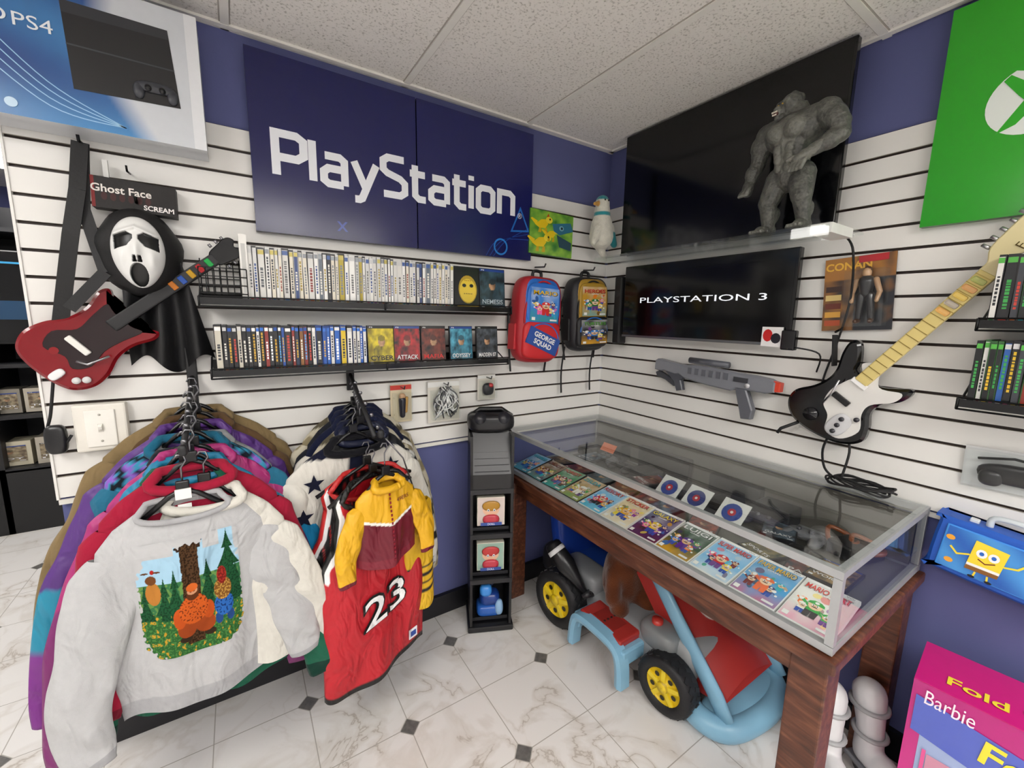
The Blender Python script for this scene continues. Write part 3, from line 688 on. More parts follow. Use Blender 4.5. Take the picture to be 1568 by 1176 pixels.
for t in range(3): m.box((-.045+t*.005,.387,.0605),(.0035,.004,.003),'#eee9d8',PLAS)
for a in ((-.036,.4165,.050),(-.020,.4175,.052)): m.sup(a,(.006,.005,.005),'#c9a030',1,nu=8,nv=6,mat=PLAS)
m.done("gorilla_figure")

# ------------------------------------------------------------------ light gun
m=MB(PLAS,SATIN); m.M=FR(-.446,1.262,.03,-.03)
G='#7c7e86';G2='#5f6169'
ext(m,[(0,.05),(.015,.06),(.16,.045),(.20,.05),(.30,.055),(.34,.05),(.5,.045),(.55,.04),(.575,.03),(.575,-.01),(.54,-.02),(.42,-.02),(.40,-.035),(.30,-.03),(.2,-.02),(.17,-.015),(.14,.0),(.12,-.005),(.06,.005),(.04,-.0),(.0,.005)],0,.045,G,.006)
ext(m,[(.555,.036),(.592,.03),(.592,-.006),(.555,-.012)],.005,.04,'#d0412c',.004)
ext(m,[(.46,-.01),(.50,-.10),(.495,-.14),(.455,-.145),(.445,-.11),(.415,-.02)],.005,.04,G2,.005)
ext(m,[(.05,.01),(.11,-.04),(.13,-.085),(.165,-.075),(.15,-.03),(.17,-.01),(.12,.01)],.008,.036,'#4e5058',.005)
ext(m,[(.0,-.01),(.02,.0),(.1,-.03),(.13,-.06),(.11,-.065),(.06,-.04),(.01,-.03)],.01,.034,'#3f4148',.004)
m.bbox((.27,.07,.022),(.18,.022,.024),G2,bev=.005); m.cyl((.18,.072,.022),(.37,.072,.022),.014,col='#5b5d65',n=14)
for i in range(6): m.box((.20+.035*i,.025,.0465),(.018,.03,.004),G2)
m.box((.44,.02,.0465),(.06,.02,.004),'#3a3c42'); m.cyl((.47,.0,.04),(.47,.0,.049),.010,col='#c9c9cc',n=12)
m.done("toy_light_gun")

# ------------------------------------------------------------------ white guitar controller
m=MB(GLOSS,PLAS,SATIN,RUB); a=atan2(1.79-1.25,1.58-1.235)
m.M=FR(-1.245,1.25,.035,a-0.06)
st=[(.12,.035),(.15,.05),(.20,.085),(.215,.11),(.19,.125),(.14,.115),(.08,.09),(.03,.085),(-.03,.10),(-.10,.135),(-.16,.125),(-.20,.08),(-.205,.02),(-.185,-.05),(-.15,-.11),(-.09,-.145),(-.03,-.125),(.02,-.092),(.07,-.09),(.12,-.12),(.165,-.125),(.18,-.11),(.15,-.08),(.12,-.04)]
st=[(x*.82,y*.95) for x,y in st]
ext(m,cr(st,5),0,.04,'#0e0e10',.009)
pgd=cr([(.10,.02),(.13,.04),(.155,-.0),(.10,-.045),(.125,-.10),(.09,-.105),(.04,-.07),(-.0,-.075),(-.05,-.11),(-.11,-.09),(-.12,-.04),(-.075,-.01),(-.05,.03),(.0,.045),(.05,.035)],5)
ext(m,pgd,.040,.043,'#e2e0dc',.001)
m.bbox((.29,0,.045),(.42,.042,.02),'#dcc880',bev=.004)
for i in range(15): m.box((.11+.027*i,0,.0555),(.002,.041,.002),'#a08a4a',METAL)
for i,c in enumerate(['#2a9a48','#c92c2c','#e2b81f','#2c62c4','#e8821f']): m.bbox((.475-.026*i,0,.0563),(.016,.034,.003),mixc(c,'#e3cf88',.62))
hd=cr([(.49,.02),(.52,.024),(.55,.045),(.60,.05),(.66,.05),(.70,.035),(.72,.01),(.70,-.015),(.66,-.01),(.60,-.018),(.55,-.012),(.52,-.024),(.49,-.02)],4)
ext(m,hd,.030,.050,'#e0d3a2',.003); m.text("Fender",.03,'#5b4a20',.0515,.62,.0)
for i in range(6): m.cyl((.55+.025*i,.046,.04),(.55+.025*i,.066,.04),.005,n=8,col='#c9c9cc',mat=METAL)
m.bbox((.0,.0,.05),(.020,.06,.012),'#111113',bev=.003); m.bbox((.075,.0,.048),(.018,.052,.008),'#f2f2f2',bev=.002)
m.sup((-.075,-.055,.047),(.09,.06,.012),'#cfcfd2',.8,mat=PLAS)
for p in((-.05,-.05),(-.075,-.055),(-.10,-.06),(-.02,-.08)): m.cyl((*p,.05),(*p,.058),.008,col='#3a3a40',n=12)
m.cyl((-.11,0.03,.04),(-.11,.03,.047),.024,col='#1b1b1e',n=18)
m.tube([(-.05,.03,.045),(-.0,.03,.065),(.05,.045,.068)],.0035,8,'#c9c9cc',METAL)
m.M=Matrix()
strap(m,[(-.05,-1.19,1.47),(-.05,-1.20,1.36)],.04,'#151517',RUB)
m.tube([(-.01,-1.19,1.49),(-.05,-1.19,1.48)],.004,8,'#222222',METAL)
r=random.Random(5)
for i in range(6):
    rx=.085+.006*r.uniform(-1,1); ry=.038+.005*r.uniform(-1,1); ox=r.uniform(-.012,.012)
    m.tube([(-.075+ry*sin(t),-1.33+ox+rx*cos(t),.953+.004*i+.006*sin(3*t+i)) for t in [2*pi*k/28 for k in range(28)]],.0035,6,'#0e0e10',RUB,closed=True)
m.tube(cr([(-.06,-1.22,1.12),(-.05,-1.2,1.05),(-.04,-1.21,.98),(-.05,-1.25,.953)],5,False),.004,6,'#0e0e10',RUB)
m.tube(cr([(-.06,-1.27,1.12),(-.05,-1.28,1.06),(-.06,-1.27,.96)],5,False),.004,6,'#0e0e10',RUB)
m.tube([(-.06,-1.12,1.14),(-.07,-1.06,1.10),(-.075,-1.05,1.08)],.006,8,'#1a1a1c',RUB)
m.done("guitar_game_controller")

# carded action figure
m=MB(PAPER,PLAS,GLASS); m.M=FR(-1.225,1.615,.012,.06)
m.box((0,0,0),(.20,.255,.003),'#3a2a22')
m.grid(lambda u,v:(-.1+.2*u,-.1275+.255*v,.002),40,48,lambda u,v:mixc('#a8702e','#181c26',.55+.6*noise.noise(Vector((u*6,v*8,1)))+ (.2 if v<.7 else -.6)+(.3 if u>.45 else -.2)),smooth=False)
m.text("CONAN",.036,'#e6b13a',.003,-.03,.098,off=.001); m.box((.04,.115,.003),(.08,.022,.004),'#b3202a')
m.box((.03,-.02,.025),(.11,.19,.045),'#ffffff',GLASS)
fc_='#1e1c20'
m.cap((.03,-.0,.02),.017,(.03,.035,.02),.023,fc_); m.cap((.03,.062,.022),.013,(.03,.069,.022),.013,'#c9a07a'); m.cap((.03,.072,.018),.014,(.03,.076,.016),.012,'#3a2416')
for k_ in(-1,1): m.cap((.03+k_*.012,-.01,.02),.013,(.03+k_*.018,-.09,.02),.009,fc_); m.cap((.03+k_*.026,.04,.02),.009,(.03+k_*.038,.0,.024),.008,'#b08a68'); m.cap((.03+k_*.038,.0,.024),.008,(.03+k_*.034,-.03,.034),.006,'#b08a68'); m.cap((.03+k_*.018,-.095,.022),.009,(.03+k_*.02,-.098,.036),.007,'#4a2c1a')
for i in range(5): m.rect(-.093,-.11+.03*i,-.045,-.09+.03*i,.003,['#b04a22','#d8a040','#6a2a1a','#e0c27a','#3c2218'][i])
m.done("carded_action_figure")

m=MB(PLAS,GLASS,PAPER); m.M=FR(-1.70,1.10,.01,.03)
m.box((0,.0,.002),(.30,.12,.003),'#cfcfd0',PAPER); m.box((0,0,.025),(.29,.11,.04),'#ffffff',GLASS)
m.sup((-.02,-.005,.02),(.2,.06,.03),'#121215',.7,mat=PLAS); m.sup((-.09,-.02,.024),(.05,.05,.035),'#1a1a1e',.8,mat=PLAS); m.sup((.06,-.02,.024),(.05,.05,.035),'#1a1a1e',.8,mat=PLAS)
m.tube([(-.12,.03,.02),(-.05,.045,.03),(.05,.03,.03),(.1,.045,.02)],.004,6,'#0e0e10'); m.text("Mad Catz",.022,'#2a2a30',.0045,.07,.045)
m.done("blister_packed_controller")

# lunch box
m=MB(SATIN,PLAS,GLASS); m.M=FR(-1.680,.843,.004,-.10)
m.prism(cr([(-.14,-.085),(.14,-.085),(.155,-.07),(.155,.07),(.14,.085),(-.14,.085),(-.155,.07),(-.155,-.07)],3),0,.075,'#1d57b8',None,.008)
m.bbox((0,0,.077),(.27,.135,.006),'#3f8fe0',bev=.002); 
m.grid(lambda u,v:(-.13+.26*u,-.064+.128*v,.0805),20,12,lambda u,v:mixc('#2560b8','#4a98de',.5+.5*sin(u*9+v*5)),smooth=False)
m.M=m.M@T(-.04,0,0)
m.poly([(-.035,-.045),(.03,-.042),(.036,.042),(-.03,.048)],.082,'#f5dc3a')
m.poly([(-.035,-.045),(.03,-.042),(.031,-.03),(-.034,-.032)],.0822,'#8a5a26'); m.poly([(-.034,-.032),(.031,-.03),(.031,-.022),(-.034,-.024)],.0823,'#f2f2f0')
for k_ in(-1,1):
    m.disc(k_*.012,.014,.011,.013,.0826,'#f8f8f8',12); m.disc(k_*.012,.014,.005,.006,.083,'#2a6ac8',10)
    m.ribbon([(k_*.033,.0),(k_*.058,-.012+.02*(k_>0)),(k_*.075,.005+.03*(k_>0))],.005,.0824,'#f5dc3a'); m.ribbon([(k_*.012,-.045),(k_*.014,-.06)],.004,.0824,'#f5dc3a'); m.disc(k_*.017,-.062,.008,.004,.0825,'#111111',8)
m.ribbon([(-.016,-.004),(0,-.012),(.018,-.002)],.003,.0828,'#7a1f1a')
for p in ((-.08,.03),(-.07,-.04),(.1,-.03),(.08,.045)): m.disc(*p,.010,.008,.0815,'#f2a93a' if p[0]<0 else '#e25a8a',9)
m.M=m.M@T(.04,0,0)
m.tube(cr([(-.06,.085,.04),(-.055,.115,.04),(0,.122,.04),(.055,.115,.04),(.06,.085,.04)],4,False),.008,8,'#cdd4d8'); m.bbox((-.09,.088,.04),(.02,.016,.02),'#d8dde0',bev=.003); m.bbox((.09,.088,.04),(.02,.016,.02),'#d8dde0',bev=.003)
m.done("lunch_box")

# doll playset box
m=MB(PAPER); BM=T(-.16,-1.875,0)@RZ(.10)
m.M=BM
L,H,D=.62,.525,.22
m.box((0,0,H/2+.002),(D,L,H),'#d01c7c')
m.M=m.M@Matrix(((0,0,-1,-D/2),(-1,0,0,0),(0,1,0,H/2),(0,0,0,1)))
m.grid(lambda u,v:(-L/2+L*u,-H/2+H*v,.001),20,20,lambda u,v:mixc('#e03494','#b8167a',v),smooth=False)
m.poly([(-L/2+.03,-H/2+.02),(L/2-.03,-H/2+.02),(L/2-.03,.07),(0,.11),(-L/2+.03,.15)],.002,'#9fb0d8')
m.poly([(-L/2+.01,.11),(L/2,-.01),(L/2,.12),(-L/2+.01,.222)],.003,'#5566c4')
m.text("Barbie",.06,'#f8e9f4',.004,-.235,.225,fit=.095,rot=-.03); m.text("Fold 'n Fun",.09,'#f7e23a',.005,.03,.135,off=.002,fit=.40,rot=-.12); m.text("House",.08,'#f7e23a',.005,.14,.03,off=.002)
for i in range(3):
    for j in range(3):
        x=-.26+.12*i; y=-.26+.11*j
        m.rect(x,y,x+.11,y+.10,.0035,['#c87aa0','#b798c8','#d090a8','#a868a0'][(i+j)%4]); m.rect(x+.02,y,x+.05,y+.05,.004,['#a03a6a','#6a8ac8','#d0508a'][(i*j)%3]); m.rect(x+.065,y,x+.085,y+.035,.004,'#f0e0f0'); m.disc(x+.075,y+.07,.012,.015,.0042,'#f4c08a',8); m.disc(x+.035,y+.065,.012,.012,.0043,'#e8d04a',8); m.rect(x+.028,y+.02,x+.042,y+.055,.0044,'#e23b8e')
for i in range(4): m.rect(-.27+.12*i,-.26,-.262+.12*i,.07,.0045,'#e8589a')
m.rect(-L/2,-H/2,L/2,-H/2+.02,.003,'#f2d23a')
m.M=BM@T(0,0,H+.003)@Matrix(((0,1,0,0),(-1,0,0,0),(0,0,1,0),(0,0,0,1)))
m.text("Fold 'n Fun House",.055,'#f7e23a',.002,.0,-.05,off=.001,fit=.5); 
m.done("dollhouse_toy_box")

def boot(mb):
    mb.cap((0,.0,.045),.040,(.0,.13,.030),.028); mb.cap((0,.03,.05),.038,(.0,.09,.045),.034); mb.cap((0,-.02,.05),.042,(0,-.025,.14),.038); mb.cap((0,-.025,.14),.038,(0,-.045,.25),.048)
for i,(x,y,r_) in enumerate(((-.30,-1.42,2.3),(-.17,-1.50,2.7))):
    m=organic("b",boot,T(x,y,.045)@RZ(r_),PLAS,lambda p:'#e2e2e4' if p.z>.02 else '#c2c2c8',voxel=.006,sm=3)
    m.bbox((0,.04,.004),(.070,.22,.018),'#8a8b90',mat=PLAS,bev=.006)
    for q in(-.03,.02,.07,.12): m.cyl((-.012,q,-.018),(.012,q,-.018),.026,n=16,col='#5a5b60',mat=PLAS)
    m.tube([(.044*cos(t),-.024+.044*sin(t),.125) for t in [2*pi*k/20 for k in range(20)]],.007,8,'#a9aaac',PLAS,closed=True)
    m.tube([(.050*cos(t),-.040+.050*sin(t),.215) for t in [2*pi*k/20 for k in range(20)]],.007,8,'#a9aaac',PLAS,closed=True)
    m.done("white_inline_skate")

# ------------------------------------------------------------------ display counter
e=bpy.data.objects.new("glass_display_counter",None); bpy.context.collection.objects.link(e)
X0,X1,Y0,Y1=-.690,-.012,-1.498,-.012; ZT=.935; ZB=.722
m=MB(ALU); AL='#b4b6b8'
def bar(a,b,w=.02):
    a=Vector(a);b=Vector(b);c=(a+b)/2; d=b-a; m.box(c,(abs(d.x)+w,abs(d.y)+w,abs(d.z)+w),AL)
for z in (ZT-.01,ZB+.004):
    bar((X0+.01,Y0+.01,z),(X0+.01,Y1-.01,z)); bar((X1-.01,Y0+.01,z),(X1-.01,Y1-.01,z)); bar((X0+.032,Y0+.0103,z),(X1-.032,Y0+.0103,z),.0194); bar((X0+.032,Y1-.0103,z),(X1-.032,Y1-.0103,z),.0194)
for x in (X0+.0104,X1-.0104):
    for y in (Y0+.0104,Y1-.0104): bar((x,y,ZB+.025),(x,y,ZT-.031),.0188)
m.done("frame",e)
m=MB(GLASS)
m.box(((X0+X1)/2,(Y0+Y1)/2,ZT+.003),(X1-X0-.01,Y1-Y0-.01,.005),'#ffffff'); m.box((X0+.004,(Y0+Y1)/2,(ZT+ZB)/2),(.004,Y1-Y0-.045,ZT-ZB-.04),'#ffffff'); m.box(((X0+X1)/2,Y0+.004,(ZT+ZB)/2),(X1-X0-.045,.004,ZT-ZB-.04),'#ffffff')
m.done("glass_panes",e)
m=MB(SATIN); m.box(((X0+X1)/2,(Y0+Y1)/2,ZB-.006),(X1-X0-.01,Y1-Y0-.01,.008),'#6c6a64'); m.box((X1-.026,(Y0+Y1)/2,(ZT+ZB)/2-.01),(.006,Y1-Y0-.045,ZT-ZB-.04),'#5a5650'); m.done("deck",e)
m=MB(WOOD)
m.bbox(((X0+X1)/2,(Y0+Y1)/2-.002,.692),(X1-X0+.03,Y1-Y0+.024,.036),'#ffffff',bev=.006)
m.box((X0+.03,(Y0+Y1)/2,.640),(.025,Y1-Y0-.06,.07),'#ffffff'); m.box((X1-.03,(Y0+Y1)/2,.640),(.025,Y1-Y0-.06,.07),'#ffffff'); m.box(((X0+X1)/2,Y0+.03,.640),(X1-X0-.06,.025,.07),'#ffffff')
for x in (X0+.045,X1-.05):
    for y in (Y0+.045,Y1-.05): m.bbox((x,y,.337),(.085,.085,.674),'#ffffff',bev=.005)
m.done("wooden_table",e)
m=MB(PAPER,PLAS,METAL)
sty=[dict(bg='#7fb2dc'),dict(bg='#8a6a4a'),dict(bg='#3d8f5a'),dict(bg='#c3a06a'),dict(bg='#7cc3ee',main='#d42a2a',title='#e23b2e'),dict(bg='#e4d1a8',main='#f2b21c',title='#d42a2a'),dict(bg='#1d2a6b',main='#e8c22a',title='#f8e04a'),dict(bg='#1c4b2c',main='#5a2d91',title='#f2f2f2'),dict(bg='#7fc0ea',main='#d42a2a',title='#e23b2e'),dict(bg='#3fa3dd',main='#f06a2a',title='#f2c21c'),dict(bg='#eceae4',main='#39a84a',title='#e23b2e')]
wd=["WORLD","DIDDY","FOREST","ZELDA","RESORT","STICKER","GALAXY","LUIGI","SUPER MARIO","PAPER MARIO","MARIO KART"]
for i,s_ in enumerate(sty):
    y=-.075-.1325*i; w=.132
    m.M=T(-.572,y-.02,.752+.0)@Matrix(((0,1,0,0),(-1,0,0,0),(0,0,1,0),(0,0,0,1)))@RX(.22)@RZ(random.Random(i).uniform(-.05,.05))
    m.box((0,0,-.006),(w*.97,.186,.012),'#e9e9e6' if i>3 else '#2a2a2e',PLAS); cover(m,w*.93,.176,100+i*3,z=.0008,top='#f2f2f2' if i>3 else None,word=wd[i],**s_)
r=random.Random(4)
for i in range(9):
    y=-.12-.15*i; x=-.36+r.uniform(-.02,.02)
    if i in (5,6,7):
        y_=[-.74,-.87,-1.02][i-5]
        m.M=T(-.29,y_,.785)@RZ(-pi/2+r.uniform(-.15,.15))@RX(.75); m.box((0,0,0),(.105,.105,.003),'#e6e6e2'); m.disc(0,0,.038,.038,.003,'#3a4f9a' if i!=6 else '#2c3a7a',20); m.disc(0,0,.016,.016,.0034,'#b8323a',14); m.disc(0,0,.006,.006,.0038,'#eeeeea',10)
    else:
        m.M=T(x-.02,y,.735)@RZ(-pi/2+r.uniform(-.3,.3)); m.box((0,0,0),(.13,.18,.014),'#1c1c20',PLAS); darkcover(m,.12,.17,200+i,bg=r.choice(['#1a2a1c','#2a1a14','#14202c']),acc=r.choice(['#8a6a3a','#5a7a8a','#9a3a2a','#c0a060']),word=r.choice(WORDS),z=.008)
for i,(x_,y_,c1,c2) in enumerate(((-.40,-.80,'#1c1c20','#5a7a9a'),(-.41,-.98,'#2a1414','#b04a2a'),(-.38,-1.20,'#14281c','#9a8a4a'),(-.36,-1.38,'#2a2218','#c09a5a'),(-.22,-1.16,'#101418','#6a7a8a'),(-.24,-.60,'#241414','#a03a2a'),(-.25,-.22,'#1a2430','#8aa0b0'))):
    m.M=T(x_,y_,.738+.004*i)@RZ(-pi/2+.4*sin(i*2.1)); m.box((0,0,0),(.11,.15,.012),'#1c1c20',PLAS); darkcover(m,.10,.14,300+i,c1,c2,WORDS[i],z=.007)
m.M=Matrix()
for i in range(10):
    x=-.17+r.uniform(-.04,.04); y=-.1-.14*i
    if i%3==0: 
        m.bbox((x,y,.755),(.13,.11,.05),'#17181b',mat=PLAS,bev=.008,R=Matrix.Rotation(r.uniform(-.4,.4),3,'Z'))
    else:
        c=r.choice(['#19191c','#6c6c70','#222226','#2b2b40'])
        m.sup((x,y,.75),(.06,.13,.035),c,.7,mat=PLAS,nu=16,nv=8); m.sup((x-.035,y-.045,.748),(.08,.04,.034),c,.9,mat=PLAS,nu=14,nv=8); m.sup((x-.035,y+.045,.748),(.08,.04,.034),c,.9,mat=PLAS,nu=14,nv=8)
        for k_ in(-.02,.02): m.cyl((x-.01,y+k_,.765),(x-.01,y+k_,.775),.008,col='#4a4a50',n=10,mat=PLAS)
m.bbox((-.08,-.55,.80),(.03,.30,.12),'#101114',mat=PLAS,bev=.004); m.bbox((-.09,-.92,.79),(.04,.22,.10),'#1b1c20',mat=PLAS,bev=.004); m.bbox((-.10,-.22,.79),(.08,.20,.09),'#2a2b30',mat=PLAS,bev=.006); m.bbox((-.11,-1.10,.775),(.10,.13,.07),'#222328',mat=PLAS,bev=.006)
for i in range(6):
    x=-.30+.03*sin(i*3); y=-.45-.16*i; m.sup((x,y,.745),(.045,.06,.03),['#1a1a1e','#3a3a40','#121214'][i%3],.7,mat=PLAS,nu=12,nv=8); m.tube(cr([(x,y,.75),(x+.05,y-.03,.735),(x+.02,y-.08,.735),(x-.03,y-.05,.735)],5,False),.003,6,'#101012',PLAS)
for dy in (0,.07): m.tube(cr([(-.16,-1.30-dy,.76),(-.10,-1.27-dy,.79),(-.08,-1.34-dy,.77),(-.14,-1.36-dy,.775)],5),.008,8,'#8a4a28',closed=True)
m.M=T(-.28,-.36,.86)@RZ(-pi/2)@RX(.9); m.box((0,0,0),(.09,.045,.001),'#f07a4a')
m.M=Matrix(); m.done("merchandise",e)

# ------------------------------------------------------------------ ride-on kart
e=bpy.data.objects.new("ride_on_toy_kart",None); bpy.context.collection.objects.link(e)
def wheel(c,r,w,yaw,name):
    m=MB(RUB,PLAS); M_=T(*c)@RZ(yaw)@RY(-pi/2)
    h=w/2
    m.lathe([(r*.62,-h),(r*.9,-h),(r*.985,-h*.8),(r,-h*.5),(r,h*.5),(r*.985,h*.8),(r*.9,h),(r*.70,h),(r*.62,h*.75)],36,'#17171a',M_)
    m.lathe([(r*.62,h*.75),(r*.60,h*.55),(r*.20,h*.75),(r*.18,h*1.0),(0.001,h*1.0)],36,lambda q:'#e0c01e' if q!=2 else '#c0a018',M_,PLAS)
    m.lathe([(r*.62,-h),(.001,-h*.9)],24,'#2a2a2c',M_,PLAS)
    m.M=M_
    for k_ in range(5):
        a=2*pi*k_/5; m.box((r*.4*cos(a),r*.4*sin(a),h*.72),(r*.42,r*.15,h*.2),'#ebcf2c',PLAS,R=Matrix.Rotation(a,3,'Z'))
        a+=pi/5; m.disc(r*.42*cos(a),r*.42*sin(a),r*.09,r*.09,h*.74,'#2a2408',10,PLAS)
    for k_ in range(22):
        a=2*pi*k_/22
        for q in(-1,1): m.box((r*1.0*cos(a+q*.06),r*1.0*sin(a+q*.06),q*h*.42),(r*.05,r*.13,h*.5),'#1e1e21',R=Matrix.Rotation(a,3,'Z')@Matrix.Rotation(q*.5,3,'X'))
    m.M=Matrix(); m.done(name,e)
wheel((-.575,-.375,.143),.139,.10,.12,"wheel_1"); wheel((-.525,-.965,.118),.113,.09,.08,"wheel_2")
wheel((-.13,-.375,.143),.139,.10,pi,"wheel_3"); wheel((-.12,-.965,.118),.113,.09,pi,"wheel_4")
m=MB(PLAS,SATIN); GR='#85888b'; LB='#84b4cf'; RD='#a8322e'
m.sup((-.35,-.62,.17),(.34,.66,.14),GR,.35,mat=PLAS); m.sup((-.35,-.92,.20),(.26,.24,.16),'#9b9ea0',.4); m.cyl((-.55,-.375,.14),(-.15,-.375,.14),.03,col='#55585a'); m.cyl((-.5,-.965,.118),(-.15,-.965,.118),.025,col='#55585a')
m.sup((-.45,-.88,.235),(.14,.17,.10),'#7d8082',.5); m.cyl((-.47,-.86,.27),(-.47,-.86,.30),.022,col='#c23a32')
m.sup((-.46,-.42,.25),(.14,.26,.12),GR,.4)
m.sup((-.33,-.22,.40),(.34,.10,.40),'#1d3f9c',.4,R=Matrix.Rotation(-.2,3,'X')); m.sup((-.33,-.40,.24),(.32,.28,.10),'#24489c',.4)
m.sup((-.34,-.20,.22),(.36,.16,.16),'#2b2c30',.4)
def band(mb,pts,w,th,col):
    P=[Vector(p) for p in cr(pts,6,False)]; vs=[]
    for i,p in enumerate(P):
        t=(P[min(i+1,len(P)-1)]-P[max(i-1,0)]).normalized(); n=t.cross(Vector((1,0,0))).normalized()*th/2; a=Vector((w/2,0,0)); c_=Vector((w/2*.8,0,0))
        vs+=[p-c_-n,p+c_-n,p+a,p+c_+n,p-c_+n,p-a]
    fs=[(i*6+q,i*6+(q+1)%6,(i+1)*6+(q+1)%6,(i+1)*6+q) for i in range(len(P)-1) for q in range(6)]+[tuple(range(6)),tuple((len(P)-1)*6+q for q in range(5,-1,-1))]
    mb.add(vs,fs,col,None,False)
for s_ in(0,1):
    mx=(lambda x:x) if s_==0 else (lambda x:-.70-x)
    m.bbox((mx(-.565),-.69,.205),(.13,.24,.04),RD,bev=.010,seg=3); m.box((mx(-.565),-.69,.226),(.08,.12,.004),'#8c2a26')
    for t in range(4): m.cyl((mx(-.595+.020*t),-.69,.227),(mx(-.595+.02*t),-.69,.231),.005,col='#2a1010',n=8)
    band(m,[(mx(-.635),-.545,.05),(mx(-.635),-.555,.15),(mx(-.635),-.585,.200),(mx(-.635),-.69,.21),(mx(-.635),-.79,.200),(mx(-.635),-.825,.15),(mx(-.635),-.835,.05)],.06,.035,LB)
    m.bbox((mx(-.55),-.82,.165),(.18,.035,.07),LB,bev=.01); m.bbox((mx(-.55),-.56,.165),(.18,.035,.07),LB,bev=.01)
nx0,nx1=-.44,-.06
m.add([(nx0+.02,-.74,.53),(nx1-.05,-.74,.53),(nx1,-1.14,.12),(nx0,-1.14,.12),(nx0+.02,-.70,.40),(nx1-.05,-.70,.40),(nx1,-1.0,.09),(nx0,-1.0,.09)],[(3,2,1,0),(4,5,6,7),(0,1,5,4),(1,2,6,5),(2,3,7,6),(3,0,4,7)],RD)
m.grid(lambda u,v:(nx0+.03+(nx1-nx0-.07)*u,-.745-.39*v,.535-.41*v+.035*sin(pi*u)),12,12,RD,flip=True)
for xx in (nx0-.01,nx1-.005):
    m.tube([(xx+.03,-.70,.56),(xx,-.93,.345),(xx,-1.11,.15),(xx,-1.16,.08)],[.034,.034,.036,.034],12,LB,flat=.55)
m.M=T((nx0+nx1)/2-.01,-.95,.362)@RX(radians(46.5)); m.cyl((0,0,-.01),(0,0,.008),.075,col='#e9e6df',n=28); m.text("M",.11,'#c02a26',.0095,0,0,off=.004); m.M=Matrix()
bp=cr([(-.42,-.99,.05),(-.475,-1.03,.05),(-.485,-1.11,.05),(-.44,-1.17,.048),(-.32,-1.20,.048),(-.20,-1.20,.048),(-.09,-1.16,.048),(-.055,-1.08,.05),(-.06,-1.0,.05)],6,False)
m.tube(bp,.042,14,LB,flat=1.0); m.sup((-.27,-1.12,.05),(.40,.14,.07),LB,.4)
m.tube(cr([(-.25,-.80,.5),(-.25,-.72,.56),(-.25,-.70,.57)],5,False),.012,8,'#2a2b2e')
m.tube([(-.25+.09*cos(t),-.70+.03*sin(t),.55+.06*sin(t)) for t in [2*pi*k/24 for k in range(24)]],.012,8,'#202125',closed=True)
d0=Vector((-.615,-.335,.425)); d1=Vector((-.555,-.53,.245))
def L_(t): return d0.lerp(d1,t)
m.tube([L_(0),L_(.04),L_(.45),L_(.7),L_(1)],[.030,.040,.046,.028,.011],18,'#17181b'); m.tube([L_(.12),L_(.20)],[.0445,.0455],18,'#d8d8da'); m.cyl(L_(.97),L_(1.06),.022,.024,col='#2a2b2e'); m.cyl(L_(1.02),(-.47,-.52,.21),.014,col='#2a2b2e')
m.done("body",e)
def pl(mb):
    mb.cap((0,0,.05),.10,(0,0,.14),.09); mb.cap((0,-.03,.24),.075,(0,-.04,.25),.075); mb.cap((-.07,-.04,.13),.038,(-.10,-.10,.05),.036); mb.cap((.06,-.05,.13),.035,(.10,-.1,.05),.032)
    mb.cap((-.05,-.05,.02),.05,(-.07,-.11,.0),.045); mb.cap((.05,-.05,.02),.05,(.07,-.11,.0),.045); mb.cap((0,-.09,.225),.036,(0,-.1,.225),.032); mb.cap((-.06,-.01,.30),.022,(-.065,-.01,.31),.022); mb.cap((.06,-.01,.30),.022,(.065,-.01,.31),.022)
m=organic("p",pl,T(-.39,-.60,.235)@RZ(-.35),PLUSH,lambda p:mixc('#4a2413','#6e3c20',.5+.5*noise.noise(p*20)),voxel=.01,sm=5)
for k_ in(-.025,.025): m.sup((k_,-.105,.265),(.016,.012,.016),'#0c0c0c',1,nu=10,nv=8,mat=PLAS)
m.sup((0,-.135,.23),(.022,.014,.016),'#140c08',1,nu=10,nv=8,mat=PLAS); m.done("stuffed_animal",e)

# ------------------------------------------------------------------ accessory tower
e=bpy.data.objects.new("media_storage_tower",None); bpy.context.collection.objects.link(e)
TM=T(-.862,-.155,0)@RZ(-.42)
m=MB(PLAS,SATIN); m.M=TM; K='#131316'
w,d,h=.20,.20,.98
m.bbox((0,0,.02),(w+.02,d+.02,.03),K,bev=.006); m.box((0,d/2-.005,h/2),(w,.01,h),K)
for a in(-1,1): m.box((a*(w/2-.006),0,h/2),(.012,d,h),K)
for z in(.27,.50,.72): m.box((0,0,z),(w-.01,d,.014),K); m.box((0,-d/2+.002,z-.002),(w,.012,.022),'#1d1d21')
for z in(.04,.28,.51): m.box((0,-d/2+.03,z+.012),(w-.03,.004,.016),'#202024')
m.add([(-w/2,-d/2,.80),(w/2,-d/2,.80),(w/2,-.02,.98),(-w/2,-.02,.98),(-w/2,-d/2,.72),(w/2,-d/2,.72),(w/2,d/2,.98),(-w/2,d/2,.98)],[(0,1,2,3),(4,5,1,0),(3,2,6,7),(0,3,7),(1,6,2)],K)
for i in range(7): t=i/6; m.box((0,-d/2+.01+.075*t,.812+.16*t),(w*.8,.012,.004),'#26262b')
m.sup((0,0,1.03),(.22,.15,.09),'#16161a',.55); m.cyl((-.055,-.05,1.05),(-.055,-.07,1.06),.028,col='#26262c'); m.cyl((.055,-.05,1.05),(.055,-.07,1.06),.028,col='#26262c'); m.tube([(-.1,0,1.05),(-.05,0,1.085),(.05,0,1.085),(.1,0,1.05)],.012,8,'#101012')
m.done("tower_shelves",e)
m=MB(PAPER,PLAS); 
